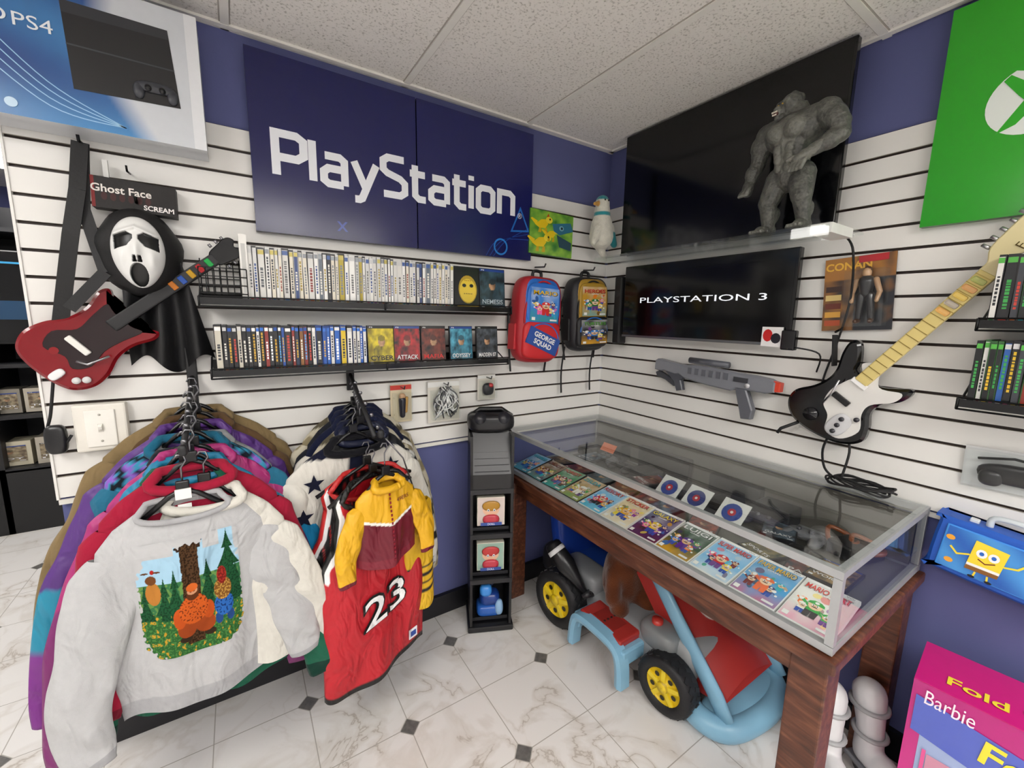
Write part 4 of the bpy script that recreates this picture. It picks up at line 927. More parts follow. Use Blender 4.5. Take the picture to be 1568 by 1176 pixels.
for i,(z,c1) in enumerate(((.515,'#d8c8c0'),(.285,'#9ab8a8'))):
    m.M=TM@T(0,-.02,z+.02); m.box((0,0,.07),(.13,.09,.14),'#f0ead8'); m.M=m.M@T(0,-.046,.07)@RX(pi/2)
    m.rect(-.0625,-.0675,.0625,.0675,.0005,c1); m.disc(0,.012,.040,.036,.001,'#e8b898',18); m.sup((0,.03,.006),(.085,.05,.012),'#c23a3a' if i else '#b8862a',.9,nu=14,nv=6,mat=PLAS); m.sup((0,-.038,.004),(.08,.05,.02),'#c23a4a',.8,nu=14,nv=6,mat=PLAS)
    for q in(-1,1): m.disc(q*.014,.012,.006,.007,.013,'#ffffff',8); m.disc(q*.014,.011,.003,.004,.0135,'#1a3a6a',8)
    m.rect(-.05,-.064,.05,-.048,.015,'#2a4a9a'); m.text("DOLL",.014,'#ffffff',.0155,0,-.056)
m.M=TM
m.sup((0,-.02,.08),(.13,.10,.06),'#2a5fb4',.5); m.sup((0,-.03,.14),(.10,.08,.07),'#1d3c86',.7); m.sup((-.02,-.05,.19),(.06,.05,.06),'#3f8fe0',.8); m.sup((.045,-.06,.10),(.04,.04,.08),'#8fb4d8',.8); m.cap((.0,-.03,.2),.012,(.03,-.03,.23),.009,'#101c40')
m.done("tower_contents",e)

# ------------------------------------------------------------------ backpacks, poster, bird, packs
def backpack(name,FRM,w,h,d,cmain,cpock,cside,seed,txt=None):
    m=MB(SATIN,PAPER,PLAS); m.M=FRM; r=random.Random(seed)
    m.sup((0,0,d*.5),(w,h,d),cside,.45,.5,nu=40,nv=24)
    m.sup((0,h*.02,d*.56),(w*.9,h*.93,d*.95),cmain,.45,.5,nu=40,nv=24)
    m.sup((0,h*.18,d*.93),(w*.76,h*.48,d*.28),cmain,.5,.35,nu=40,nv=20)
    m.sup((0,-h*.23,d*.86),(w*.84,h*.44,d*.5),cpock,.4,.4,nu=36,nv=20)
    m.tube([(w*.40*cos(t)*1.0,h*.02+h*.42*sin(t),d*.98) for t in [pi*(-.05)+pi*1.1*k/24 for k in range(25)]],.005,6,'#b8202a' if txt else '#141414')
    m.tube([(w*.36*cos(t),-h*.23+h*.19*sin(t),d*1.09) for t in [pi*k/20 for k in range(21)]],.0035,6,'#2a6fc8')
    m.tube(cr([(-w*.1,h*.48,d*.4),(-w*.08,h*.56,d*.4),(w*.08,h*.56,d*.4),(w*.1,h*.48,d*.4)],5,False),.008,8,'#17171a')
    for k in(-1,1):
        m.tube(cr([(k*w*.28,h*.42,d*.1),(k*w*.5,h*.1,.0+d*.1),(k*w*.46,-h*.3,d*.1),(k*w*.40,-h*.62,d*.12)],6,False),.009,6,'#17171a',flat=.35)
        m.bbox((k*w*.49,-h*.2,d*.45),(.02,h*.3,d*.5),'#17171a' if not txt else '#b8202a',bev=.005)
    m.M=FRM@T(0,h*.175,d*1.072); cover(m,w*.64,h*.38,seed,bg='#3a86d8' if txt else '#c9982a',main='#d42a2a' if txt else '#2a7a3a',z=.0005,word='MARIO' if txt else 'HEROES',title='#f2c21c' if txt else '#d42a2a')
    if txt:
        m.M=FRM@T(0,-h*.24,d*1.112)@RZ(-.35); m.box((0,-.0,.0),(w*.74,.085,.006),'#2a4f9c'); m.text("GEORGE",.034,'#f4f4f4',.0045,0,.018,off=.001,fit=w*.5); m.text("SQUAD",.034,'#f4f4f4',.0045,0,-.018,off=.001)
    else:
        m.M=FRM@T(0,-h*.23,d*1.112); cover(m,w*.70,h*.32,seed+5,bg='#2a2a30',main='#2d7fd3',z=.0005,word='TURTLES',title='#5aa83a')
    m.done(name)
backpack("backpack",FL(-.555,1.50,.015,-.04),.27,.43,.12,'#2a6fc8','#c8262c','#a81f2a',3,"GEOM")
backpack("backpack",FL(-.215,1.535,.015,.03),.27,.40,.12,'#a8842a','#1a1a1e','#1a1a20',9)
m=MB(RUB); m.tube([(-.185,-.01,1.78),(-.185,-.09,1.775),(-.185,-.1,1.79)],.004,8,'#333333'); m.tube([(-.52,-.01,1.77),(-.52,-.09,1.765),(-.52,-.1,1.78)],.004,8,'#333333')
for x_ in (-.335,-.12): m.tube(cr([(x_,-.05,1.36),(x_-.01,-.04,1.22),(x_,-.035,1.10)],5,False),.006,6,'#151517',flat=.4)
m.done("display_hook")
m=MB(PAPER); m.M=FL(-.44,1.94,.0,-.02); m.box((0,0,.02),(.28,.215,.036),'#2d6a2a')
r=random.Random(8)
m.grid(lambda u,v:(-.14+.28*u,-.107+.214*v,.0385),40,30,lambda u,v:mixc('#2f7a30','#9acb45',.5+.7*noise.noise(Vector((u*6,v*6,2)))+.2*noise.noise(Vector((u*18,v*18,5)))),smooth=False)
def lizard(x_,y_,k,z_):
    c1='#e8c81e'
    m.poly([(x_-.045*k,y_-.01*k),(x_-.02*k,y_-.022*k),(x_+.015*k,y_-.02*k),(x_+.03*k,y_),(x_+.02*k,y_+.02*k),(x_-.01*k,y_+.016*k)],z_,c1)
    m.disc(x_+.035*k,y_+.018*k,.020*k,.015*k,z_+.0003,'#f0d83a',14); m.disc(x_+.040*k,y_+.022*k,.005*k,.005*k,z_+.0006,'#1a2a10',8); m.poly([(x_+.02*k,y_+.03*k),(x_+.03*k,y_+.048*k),(x_+.038*k,y_+.03*k)],z_+.0002,'#c8521e')
    for q in(-.02,.012): m.poly([(x_+q*k,y_-.018*k),(x_+(q-.006)*k,y_-.042*k),(x_+(q+.012)*k,y_-.042*k),(x_+(q+.012)*k,y_-.018*k)],z_-.0001,'#c8a81a')
    m.poly([(x_-.04*k,y_-.012*k),(x_-.07*k,y_+.012*k),(x_-.064*k,y_+.018*k),(x_-.03*k,y_+.006*k)],z_-.0001,c1)
lizard(-.06,.045,1.1,.0395); lizard(-.07,-.045,1.2,.0400); lizard(-.005,0,.9,.0405)
m.poly([(.0,.05),(.12,.07),(.14,.03),(.05,-.0),(.01,.015)],.0412,'#2f6f8a'); m.poly([(.03,.0),(.13,-.03),(.13,-.07),(.05,-.06)],.0414,'#274a5a'); m.disc(.06,.035,.016,.013,.0418,'#7fb0c0',12); m.disc(.062,.035,.007,.007,.0421,'#101820',10)
m.done("cartoon_game_poster")
def bird(mb):
    c=mb.cap
    c((0,0,0),.066,(.0,.06,.0),.058); c((0,.06,0),.05,(-.01,.14,.01),.040); c((-.012,.165,.012),.038,(-.014,.17,.012),.037)
    c((-.04,.16,.02),.016,(-.085,.15,.03),.010); c((.05,.05,.0),.034,(.10,-.03,.0),.018); c((-.045,.03,.02),.028,(-.08,-.04,.03),.016)
    c((.01,-.05,-.01),.03,(.03,-.09,-.01),.014)
m=organic("bd",bird,FL(-.17,1.945,.12)@Matrix.Scale(1.0,4),PLUSH,lambda p:'#2f8f96' if (p.y>.18 or (abs(p.x+.02)<.05 and .10<p.y<.12) or (p.x>.045 and p.y<.03)) else ('#d8a04a' if p.x<-.055 and p.y>.12 else '#dcd9cc'),voxel=.006,sm=4)
for k in(-.03,-.005): m.sup((k,.175,.048),(.010,.010,.006),'#101010',1,nu=8,nv=6)
m.done("stuffed_bird")
def pack(name,FRM,w,h,seed,kind):
    m=MB(PAPER,PLAS,GLASS); m.M=FRM
    m.box((0,0,.001),(w,h,.002),'#d9d4c8' if kind else '#d8c9a8'); m.box((0,h*.42,.0025),(w,h*.12,.002),'#c93a2a' if kind==0 else '#e8e8e4')
    m.box((0,-h*.06,.02),(w*.86,h*.7,.034),'#ffffff',GLASS)
    if kind==0:
        m.cap((0,-h*.3,.018),.012,(0,h*.1,.018),.016,'#1a1a1c'); m.cap((.015,-h*.2,.02),.007,(.02,h*.15,.02),.007,'#b88a3a'); m.sup((0,h*.2,.02),(.03,.03,.02),'#c9a07a',1,nu=12,nv=8,mat=PLAS)
    elif kind==1:
        r=random.Random(2)
        for i in range(30): m.tube(cr([(r.uniform(-.2,.2)*w,r.uniform(.2,.38)*h,.02),(r.uniform(-.4,.4)*w,r.uniform(-.1,.1)*h,.035),(r.uniform(-.35,.35)*w,r.uniform(-.4,-.2)*h,.02)],4,False),.0035,6,r.choice(['#eeeeec','#c8c8c8','#4a4a4c','#d8d8d4','#2a2a2c']))
    else:
        m.sup((0,-h*.05,.02),(w*.6,h*.5,.03),'#26262c',.7,nu=14,nv=8,mat=PLAS); m.sup((.01,h*.1,.025),(w*.3,h*.2,.03),'#b03a3a',.9,nu=12,nv=6,mat=PLAS)
    m.M=Matrix(); p=FRM@Vector((0,h*.5,0)); m.tube([(p.x,-.0,p.z-.01),(p.x,-.07,p.z-.014),(p.x,-.075,p.z)],.003,6,'#1a1a1a')
    m.done(name)
pack("carded_toy_figure",FL(-1.245,1.125,.02),.095,.17,1,0); pack("cable_pack",FL(-1.04,1.115,.02),.16,.195,2,1); pack("controller_blister_pack",FL(-.81,1.165,.02),.10,.125,3,2)

# ------------------------------------------------------------------ CLOTHES
def ip(t,xs,ys): return float(np.interp(t,xs,ys))
class Garment:
    def __init__(s,M,L,W,T_=.05,seed=0,fold=.012,kf=26,hem=1.0,slope=.07,neck=.075,drop=.045,tilt=0):
        s.M=M;s.L=L;s.W=W;s.T=T_;s.seed=seed;s.fold=fold;s.kf=kf;s.hem=hem;s.slope=slope;s.neck=neck;s.drop=drop;s.tilt=tilt
    def w(s,t): return ip(t,[0,s.slope*.5,s.slope,s.slope+.05,s.L*.6,s.L],[s.neck,(s.neck+s.W)*.53,s.W*.93,s.W*.97,s.W*.97,s.W*s.hem])
    def fy(s,x,t,side=-1):
        w=s.w(t); T=ip(t,[0,.02,.12,s.L],[.012,.022,s.T,s.T*1.05]); k=max(0,1-(x/w)**2)
        g=min(1,max(0,(t-.05)/.25)); sd=s.seed
        fo=s.fold*g*(sin(x*s.kf+sd*1.7+1.2*sin(t*5+sd))+.5*sin(x*s.kf*2.1+sd*3+t*6))
        fo+=.016*g*noise.noise(Vector((x*6+t*3,t*3,sd*7.7)))
        return side*(T*k**.45)+ fo*(k**.25)*(-1)
    def dz(s,x,t): return (.012*sin((asin(max(-1,min(1,x/s.w(t))))/pi+.5)*8+s.seed)*(t/s.L))+s.tilt*x*(t/s.L)
    def tn(s,sn): return s.drop*sqrt(max(0,1-sn*sn))
    def body(s,mb,col,nu=60,nv=70,mat=None):
        def P(side): 
            def f(u,v):
                sn=sin((u*2-1)*pi/2); t0=s.tn(sn) if side<0 else 0
                t=t0+(s.L-t0)*v; x=s.w(t)*sn
                return (x,s.fy(x,t,side),-t-.012*sin(u*8+s.seed)*(t/s.L)-s.tilt*x*(t/s.L))
            return f
        def cc(u,v):
            sn=sin((u*2-1)*pi/2); t0=s.tn(sn); t=t0+(s.L-t0)*v; return col(s.w(t)*sn,t)
        cb=(lambda u,v:col(s.w(s.L*v)*sin((u*2-1)*pi/2),s.L*v)) if callable(col) else col
        mb.M=s.M; mb.grid(P(-1),nu,nv,cc if callable(col) else col,mat,flip=True); mb.grid(P(1),nu//2,nv//2,cb,mat)
    def onfront(s,x,t,off=.002): return Vector((x,s.fy(x,t,-1)-off,-t-s.dz(x,t)))
    def patch(s,mb,x0,x1,t0,t1,nu,nv,colfn,mat=None,off=.002):
        mb.M=s.M; mb.grid(lambda u,v:s.onfront(x0+(x1-x0)*u,t0+(t1-t0)*v,off),nu,nv,colfn,mat,flip=True)
    def sleeve(s,mb,k,pts,r,col,cuff=None,mat=None,n=24,fl=.42):
        sh=Vector((k*(s.W*.78),0,-s.slope-.028)); P=cr([sh]+[sh+Vector((k*p[0],p[1],p[2])) for p in pts],16,False); L=len(P); vs=[];mb.M=s.M
        R=[ip(i/(L-1),[0,.10,.5,.93,1],[r[0]*.6,r[0]*.95,(r[0]+r[1])/2*1.03,r[1],r[1]*.88]) for i in range(L)]
        for i in range(L):
            t=(P[min(i+1,L-1)]-P[max(i-1,0)]).normalized(); nx=Vector((0,1,0)); nx=(nx-nx.dot(t)*t).normalized(); bx=t.cross(nx)
            e_=min(1,i/8)
            for q in range(n):
                a=2*pi*q/n; sd=s.seed
                rr=R[i]*(1+e_*(.16*noise.noise(Vector((cos(a)*1.2+sd*2,sin(a)*1.2+k*3,i*.09)))))
                cre=.10*e_*sin(a*2+i*.28+sd)*abs(sin(a*.5+.3))+.05*e_*sin(i*.55+3*a+sd*2)
                vs.append(P[i]+nx*cos(a)*rr*(fl+cre)+bx*sin(a)*rr)
        fs=[(i*n+q,i*n+(q+1)%n,(i+1)*n+(q+1)%n,(i+1)*n+q) for i in range(L-1) for q in range(n)]
        fs.append([(L-1)*n+q for q in range(n)])
        nb=int((L-1)*.92)*n
        if callable(col): mb.add(vs,fs,lambda p:col(p),mat,True)
        else:
            mb.add(vs,fs[:nb],col,mat,True); mb.add(vs,fs[nb:],cuff or col,mat,True)
    def collar(s,mb,col,r=.010,mat=None,up=.006):
        mb.M=s.M; pts=[]
        for k in range(20):
            sn=-1+2*k/19; t=s.tn(sn); x=s.w(t)*sn; pts.append((x,-.012-.022*sqrt(max(0,1-sn*sn)),-t+up*.3))
        for k in range(1,11):
            a=pi*k/11; pts.append((s.neck*cos(a),.022*sin(a)-.008,up))
        mb.tube(pts,r,8,col,mat,closed=True)
    def hanger(s,mb,hook):
        mb.M=s.M; W=s.W*.8
        mb.tube([(-W,0,-s.slope-.0),(-.03,0,.015),(0,0,.03),(.03,0,.015),(W,0,-s.slope)],.007,8,'#101012',PLAS)
        mb.tube([(0,0,.025),(0,0,hook-.03),(.012,0,hook-.012),(.008,0,hook+.004),(-.006,0,hook+.006),(-.014,0,hook-.006)],.0025,6,'#8a8a8e',METAL)
        mb.bbox((0,-.004,.04),(.03,.012,.03),'#101012',mat=PLAS,bev=.003)

def rod(name,x,p,z):
    m=MB(METAL,SATIN); m.bbox((x,-.016,z),(.03,.012,.17),'#141416',mat=SATIN,bev=.003)
    m.tube([(x,-.02,z-.02)]+p,.008,10,'#1b1b1e',SATIN); m.sup((x,p[-1][1]-.002,p[-1][2]+.006),(.022,.02,.03),'#1b1b1e',.8,mat=SATIN)
    for i in range(5): q=.2+.18*i; m.sup((x,-.02+(p[-1][1]+.02)*q,z-.02+(p[-1][2]-z+.02)*q+.008),(.014,.008,.014),'#8a8a8e',.8,nu=8,nv=6,mat=METAL)
    m.done(name)
def rz(y,p0,p1): t=(y-p0[1])/(p1[1]-p0[1]); return p0[2]+(p1[2]-p0[2])*t
X=-1.975; a0=Vector((X,-.01,1.285)); a1=Vector((X,-.47,1.145))
rod("clothes_rack_rail",X,[tuple(a1)],1.305)
def sleevef(z0,c1,c2,z1=None,c3=None):
    return lambda p: c1 if p.z>z0 else (c2 if (z1 is None or p.z>z1) else c3)
def leop(x,t):
    n_=noise.noise(Vector((x*38,t*38,3))); return '#151a24' if n_>.08 else ('#3a8fb0' if n_>-.25 else '#8a5fc0')
R1=[
(-.065,.255,.80,'#84704f','#84704f','#5f4d34','jacket',.30,.16,.76,.10,.01),
(-.10,.24,.76,'#5c4630','#5c4630','#40301f','jacket',.24,.12,.70,-.06,.0),
(-.135,.205,.66,'#1d4a46','#1d4a46','#143634','jacket',.10,.14,.56,.05,-.01),
(-.17,.235,.68,'#56307c',sleevef(-.40,'#56307c','#1f86a4',-.56,'#7a2a86'),None,'windbreaker',.28,.08,.70,.12,.012),
(-.205,.215,.66,'#8b8d90',lambda p:'#8b8d90' if p.z>-.3 else '#d0d2d4',None,'track_jacket',.18,.10,.66,.02,-.006),
(-.24,.225,.60,leop,sleevef(-.30,'#2a6a86','#1c7fb0',-.45,'#12507c'),None,'patterned_jacket',.10,.28,.54,-.14,.012),
(-.27,.195,.62,'#23252c','#23252c','#15161a','jacket',.12,.08,.56,.06,-.012),
(-.30,.215,.66,'#a82e72',sleevef(-.36,'#a82e72','#7a2668'),None,'windbreaker',.22,.06,.70,.10,.0),
(-.33,.200,.58,'#1f7fa6',sleevef(-.28,'#1f7fa6','#5a2a7a'),None,'windbreaker',.06,.22,.50,-.05,-.006),
(-.36,.215,.70,'#1f5c46','#1f5c46','#12352b','fleece_jacket',.08,.20,.64,-.10,-.014),
(-.39,.215,.60,'#9a1c36','#9a1c36','#721628','sweatshirt',.06,.06,.56,.03,.006)]
for i,(y,W,L,c,sc_,cf,nm,sL,sR,sl,ro,dz_) in enumerate(R1):
    zn=rz(y,a0,a1)-.105; g=Garment(T(X+.008*sin(i*2),y,zn+dz_)@RZ(ro),L,W,.030,i+1,.010,slope=.115+.01*sin(i*2.3),tilt=.05*sin(i*1.9))
    m=MB(NYL if 'wind' in nm or 'track' in nm else FAB,PLAS,METAL,FAB)
    g.body(m,c,44,50); 
    for k,sp in((-1,sL),(1,sR)): g.sleeve(m,k,[(.03+sp*.15,-.01,-.16),(.05+sp*.35,-.03,-.34),(.04+sp*.55,-.05,-sl+.06)],(.070,.048),sc_,cf)
    g.collar(m,c if not callable(c) else '#1f5f7a',.014); g.hanger(m,.11)
    if nm!='sweatshirt':
        for q in range(40): 
            t0=.05+q*(L-.07)/40; p=g.onfront(0,t0,.003); m.M=g.M; m.box(p,(.006,.003,.008),'#c9c9c4',METAL)
    m.done(nm)
y=-.437; zn=1.005; g=Garment(T(X-.012,y,zn)@RZ(.06),.575,.198,.046,9,.012,kf=22,hem=.88,slope=.095,neck=.082,drop=.045,tilt=-.05)
m=MB(FAB,PLAS,METAL,PRINT); SW='#b4b4b5'
g.body(m,lambda x,t: '#a2a2a4' if t>.53 else SW,100,120)
g.sleeve(m,-1,[(.035,-.02,-.14),(.075,-.04,-.29),(.085,-.055,-.43),(.07,-.06,-.51)],(.076,.046),SW,'#a0a0a2',n=32,fl=.40); g.sleeve(m,1,[(.04,-.01,-.12),(.075,-.02,-.25),(.10,-.03,-.38),(.11,-.03,-.45)],(.072,.046),SW,'#a0a0a2',n=32,fl=.40)
g.collar(m,'#a6a6a8',.008); g.hanger(m,.12)
m.M=g.M; m.box((0,-.012,.02),(.035,.004,.028),'#e8e8e4',PLAS); m.box((0,.006,-.025),(.03,.003,.02),'#f0f0ee',PLAS)
def scene_(u,v):
    def el(cx,cy,rx,ry): return ((u-cx)/rx)**2+((v-cy)/ry)**2<1
    n_=noise.noise(Vector((u*26,v*26,5))); n2=noise.noise(Vector((u*60,v*60,9)))
    if ((abs(u-.5)/.5)**4+(abs(v-.54)/.48)**4)>1+.35*n_ and not (.78<u<.95 and v<.3): return SW
    if v<.12 and not (abs(u-.5)<.14 or .80<u<.96): return SW
    if el(.50,.42,.055,.035): return '#d0662a'
    if el(.485,.452,.010,.008) or el(.515,.452,.010,.008): return '#1a1210'
    if el(.50,.45,.05,.03): return '#c9906c'
    if el(.50,.485,.06,.045): return '#5a3018'
    if el(.50,.61,.14,.13): return '#c4581f' if n2<.25 else '#6a2a12'
    if el(.36,.66,.06,.09) or el(.64,.66,.06,.08): return '#b54c1b'
    if el(.42,.77,.09,.08) or el(.60,.77,.10,.08): return '#94401a'
    if el(.40,.86,.06,.03) or el(.64,.86,.06,.03): return '#2f2216'
    if el(.80,.40,.05,.08): return '#96291f' if n2>0 else '#6a1a16'
    if el(.80,.52,.09,.10): return '#b1883f' if n2>.1 else '#764c20'
    if el(.80,.66,.10,.10): return '#2a60a8' if n2<.2 else '#143064'
    if el(.74,.77,.04,.05) or el(.86,.77,.04,.05): return '#24447a'
    if el(.08,.235,.035,.008) or el(.19,.235,.035,.008): return '#5a3a22'
    if el(.13,.30,.05,.04): return '#6a4022'
    if el(.14,.42,.07,.10): return '#b07432'
    if el(.15,.23,.02,.02): return '#a0201a'
    if abs(u-.50)<.085+.01*n_ and v<.92: return '#4c341f' if n2>-.05 else '#2a1a0d'
    if abs(u-.50)<.12+.03*n_ and v<.10: return '#33241a'
    for cx,w,t0 in((.24,.10,.28),(.34,.08,.22),(.66,.09,.20),(.88,.12,.0),(.06,.09,.33),(.95,.08,.3)):
        if t0<v<.66 and abs(u-cx)<w*((v-t0)*6%1*.6+.4)*(min(1,(v-t0)*3)): return '#1b4c2d' if n2<.1 else '#11361d'
    if v>.60: return '#44763a' if n2<-.1 else ('#b98f2a' if n_>.25 else '#2a5a2c')
    if v<.34: return '#9cbfd4'
    return '#356a42' if n_>0 else '#5f8444'
g.patch(m,-.112,.110,.09,.415,210,280,scene_,PRINT,off=.0025)
m.done("printed_sweatshirt")
g=Garment(T(X+.035,-.412,1.01)@RZ(-.10),.56,.200,.026,14,.010,slope=.115); m=MB(FAB,PLAS,METAL); DW='#cfccc3'
g.body(m,DW,40,44); g.sleeve(m,1,[(.06,.0,-.14),(.10,0,-.28),(.13,.01,-.46)],(.060,.044),DW,'#bfbcb2'); g.sleeve(m,-1,[(.03,.0,-.16),(.05,0,-.32),(.05,.01,-.46)],(.058,.046),DW)
g.collar(m,DW,.014); g.hanger(m,.11); m.done("denim_jacket")

# rack 2
X=-1.455; a0=Vector((X,-.01,1.265)); a1=Vector((X-.02,-.44,1.11))
rod("clothes_rack_rail",X,[tuple(a1)],1.285)
def camo(x,t):
    n_=noise.noise(Vector((x*16,t*16,1))); n2=noise.noise(Vector((x*20+5,t*20,7)))
    return '#5a5444' if n_>.2 else ('#8f8468' if n2>.15 else '#c4bda9')
R2=[(-.07,.26,.64,camo,lambda p:camo(p.x,p.z),'camouflage_jacket',.12,.20,.56,.05),
(-.10,.24,.60,'#23262e','#23262e','jacket',.12,.14,.50,.08),
(-.135,.25,.58,'#1a1f38',lambda p:'#d8d5cc' if p.z>-.36 else '#1a1f38','varsity_jacket',.16,.12,.48,.12),
(-.17,.24,.64,camo,lambda p:camo(p.x+2,p.z),'camouflage_jacket',.10,.24,.62,.2),
(-.21,.25,.60,'#17181d',lambda p:'#17181d' if (p.z*8)%1<.75 else '#d8d8d4','puffer_jacket',.10,.20,.56,.24),
(-.26,.30,.54,'#d8d5cc',lambda p:('#d8d5cc' if p.z>-.30 or (p.z*9)%1<.6 else '#15151a'),'leather_jacket',.18,.14,.46,.14)]
for i,(y,W,L,c,sc_,nm,sL,sR,sl,ro) in enumerate(R2):
    lx=-.035 if nm=='leather_jacket' else 0
    zn=rz(y,a0,a1)-.115; g=Garment(T(X-.01*i*.3+lx,y,zn)@RZ(ro),L,W*.82,.030,i+21,.010,slope=.10); m=MB(NYL if 'puffer' in nm else FAB,PLAS,METAL)
    if nm=='leather_jacket':
        def c(x,t): return '#15182c' if (t<.05 or (abs(x)<.030 and t<.5) or t>L-.05) else '#d8d5cc'
    g.body(m,c,54,60)
    for k,sp in((-1,sL),(1,sR)): g.sleeve(m,k,[(.03+sp*.15,-.01,-.15),(.03+sp*.35,-.03,-.30),(.02+sp*.5,-.04,-sl+.03)],(.064,.044),sc_)
    g.collar(m,'#1a1f38' if nm!='leather_jacket' else '#15151a',.014); g.hanger(m,.11)
    if nm=='leather_jacket':
        m.M=g.M
        for (sx,st_) in ((-.15,.13),(.13,.12),(-.19,.24),(-.09,.22),(.1,.24)):
            p=g.onfront(sx,st_,.008); pts=[]
            for q in range(10): rr=.036 if q%2==0 else .015; a=pi/2+q*pi/5; pts.append(Vector((p.x+rr*cos(a),p.y,p.z+rr*sin(a))))
            m.add(pts,[list(range(10))[::-1]],'#15182c')
    m.done(nm)
def jersey(name,M,L,W,c,trim,seed,txt=None,tcol='#f2f2f2',stripes_=None):
    g=Garment(M,L,W,.045,seed,.014,kf=18,hem=1.02,slope=.05,neck=.09,drop=.09); m=MB(NYL,PLAS,METAL)
    def w(t): return ip(t,[0,.03,.05,.10,.20,.26,L],[.10,W*.68,W*.74,W*.70,W*.80,W*.98,W*1.02])
    g.w=w
    def cf(x,t):
        if t<.30 and abs(abs(x)-w(t))<.020: return trim[0] if abs(abs(x)-w(t))<.007 else trim[1]
        if t>L-.02: return trim[0]
        if stripes_ and (x*40)%1<.15: return stripes_
        return c
    g.body(m,cf,90,80); g.collar(m,trim[0],.009); g.hanger(m,.10)
    if txt:
        m.M=g.M; tt=.465
        m.text(txt,.15,'#111111',0,0,0,off=.008,fit=.20,fn=lambda p:g.onfront(p.x+.005,tt-p.y,.005))
        m.text(txt,.15,tcol,0,0,0,off=.001,fit=.185,fn=lambda p:g.onfront(p.x+.005,tt-p.y,.009))
        q=g.onfront(.13,L-.06,.004); m.box(q,(.04,.002,.04),'#e8e8ec'); m.box(q+Vector((0,-.002,.0)),(.025,.002,.02),'#2a4a9a')
    m.done(name); return g
jersey("basketball_jersey",T(X-.022,-.325,.955)@RZ(.22),.60,.225,'#141416',('#c02a2a','#e8e8e8'),33,stripes_='#b02a2a')
jersey("basketball_jersey",T(X-.015,-.375,.94)@RZ(.36),.74,.210,'#b81826',('#111111','#e8e8e8'),31,"23")
g=Garment(T(X+.165,-.33,.80)@RZ(.40),.45,.075,.028,41,.008,slope=.03,neck=.05,drop=.01); m=MB(NYL,PLAS,METAL)
g.body(m,lambda x,t:'#dcae1e' if not (.27<t<.40 and (t*30)%1<.4) else '#1a1a1c',40,60); m.M=g.M; m.tube([(0,0,0),(-.05,.02,.18),(-.12,.03,.27)],.003,6,'#8a8a8e',METAL); m.done("sports_pants")
g=Garment(T(X+.012,-.435,.945)@RZ(.25),.285,.118,.034,42,.010,kf=34,slope=.045,neck=.044,hem=.96,drop=.02); m=MB(NYL,PLAS,METAL)
YE='#e0aa1a'; MR='#6a1024'
def yc(x,t):
    d=t-(.135-.25*abs(x)+.01)
    if -.010<d<0: return '#efece4'
    if d>0: return MR if t<.255 else '#7a1a2c'
    return YE
g.body(m,yc,80,80)
for k in(-1,1): g.sleeve(m,k,[(.04,-.01,-.08),(.065,-.015,-.16),(.065,-.02,-.24)],(.046,.030),YE,MR)
g.collar(m,YE,.013); g.hanger(m,.13)
for q in range(18): p=g.onfront(0,.025+q*.0138,.003); m.M=g.M; m.box(p,(.005,.003,.008),'#8a2030',PLAS)
m.M=g.M; m.text("49ERS",.020,MR,0,0,0,fn=lambda p:g.onfront(p.x+.05,.065-p.y,.004))
m.done("child_track_jacket")

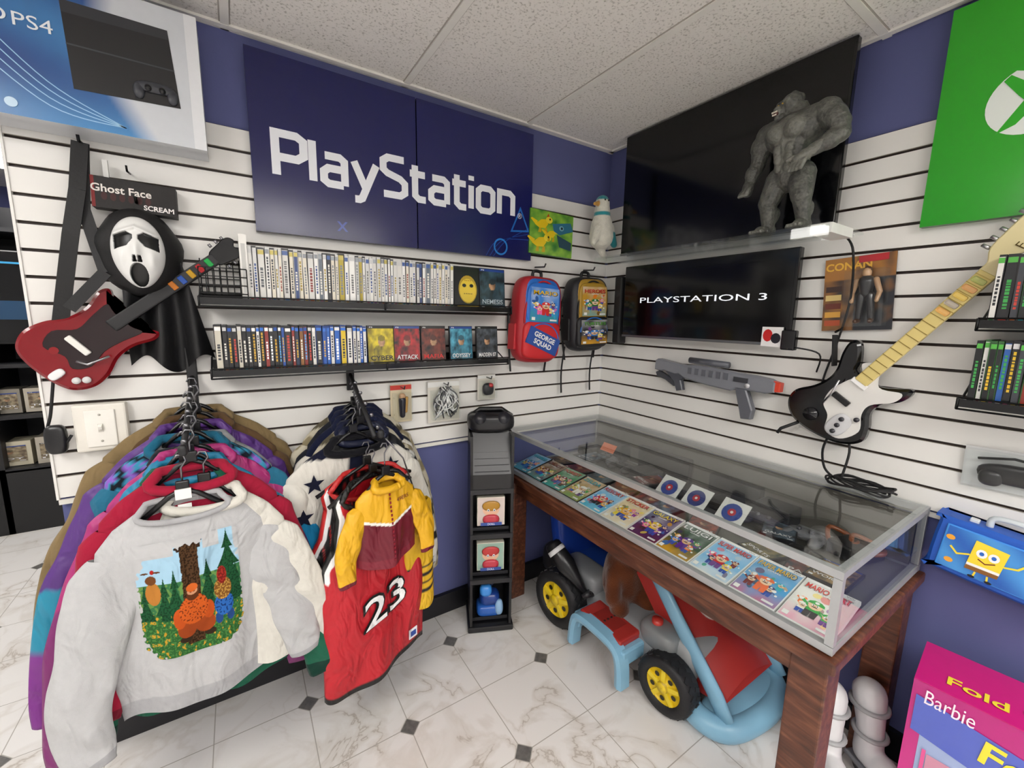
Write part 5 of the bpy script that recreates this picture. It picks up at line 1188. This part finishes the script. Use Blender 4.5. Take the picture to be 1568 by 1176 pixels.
# ------------------------------------------------------------------ area beyond the wall end
e=bpy.data.objects.new("display_cabinet",None); bpy.context.collection.objects.link(e)
m=MB(SATIN,GLOSS,PAPER,PLAS); bx0,bx1=-3.9,-2.55; by=2.25
m.box(((bx0+bx1)/2,by+.2,.22),(bx1-bx0,.45,.44),'#121214'); m.box(((bx0+bx1)/2,by+.42,1.1),(bx1-bx0,.02,2.2),'#1a1a1e'); 
for x in(bx0,-3.2,bx1): m.box((x,by+.2,1.1),(.03,.45,2.2),'#151518')
for z in(.44,.80,1.14,2.0): m.box(((bx0+bx1)/2,by+.2,z),(bx1-bx0,.45,.025),'#17171b')
r=random.Random(6)
for z in(.46,.82):
    x=bx0+.08
    while x<bx1-.15:
        w_=r.uniform(.12,.3); m.box((x+w_/2,by+.12,z+.08),(w_*.9,.15,r.uniform(.12,.22)),r.choice(['#8a8478','#6a4a3a','#b8b0a0','#4a5a4a','#7a6a5a','#c8c0a8']),PAPER)
        m.M=T(x+w_/2,by+.044,z+.08)@RX(pi/2); darkcover(m,w_*.7,.11,int(x*1000),'#5a4a3a','#b8a888','TOY'); m.M=Matrix(); x+=w_
m.bbox((-3.0,by+.05,1.58),(.75,.06,.6),'#08090c',mat=GLOSS,bev=.01); m.box((-3.0,by+.015,1.80),(.7,.004,.012),'#2f8fc0',PLAS); m.box((-3.05,by+.016,1.5),(.4,.004,.12),'#123a5a',PLAS)
m.done("cabinet_body",e)

# ------------------------------------------------------------------ camera, world
w=bpy.data.worlds.new("w"); bpy.context.scene.world=w; w.use_nodes=True; w.node_tree.nodes["Background"].inputs[0].default_value=(.8,.85,.9,1); w.node_tree.nodes["Background"].inputs[1].default_value=.15
yaw,pit,rol=0.58009,0.15528,0.01854
fw=Vector((sin(yaw)*cos(pit),cos(yaw)*cos(pit),-sin(pit))); r0=Vector((cos(yaw),-sin(yaw),0)); u0=r0.cross(fw)
rr=cos(rol)*r0+sin(rol)*u0; uu=-sin(rol)*r0+cos(rol)*u0
cd=bpy.data.cameras.new("camera"); cd.sensor_width=36; cd.lens=36*641.28/1568; cd.clip_start=.02
co=bpy.data.objects.new("camera",cd); co.matrix_world=Matrix(((rr.x,uu.x,-fw.x,-1.83509),(rr.y,uu.y,-fw.y,-1.81923),(rr.z,uu.z,-fw.z,1.50675),(0,0,0,1)))
bpy.context.collection.objects.link(co); bpy.context.scene.camera=co
bpy.context.scene.view_settings.view_transform='Standard'
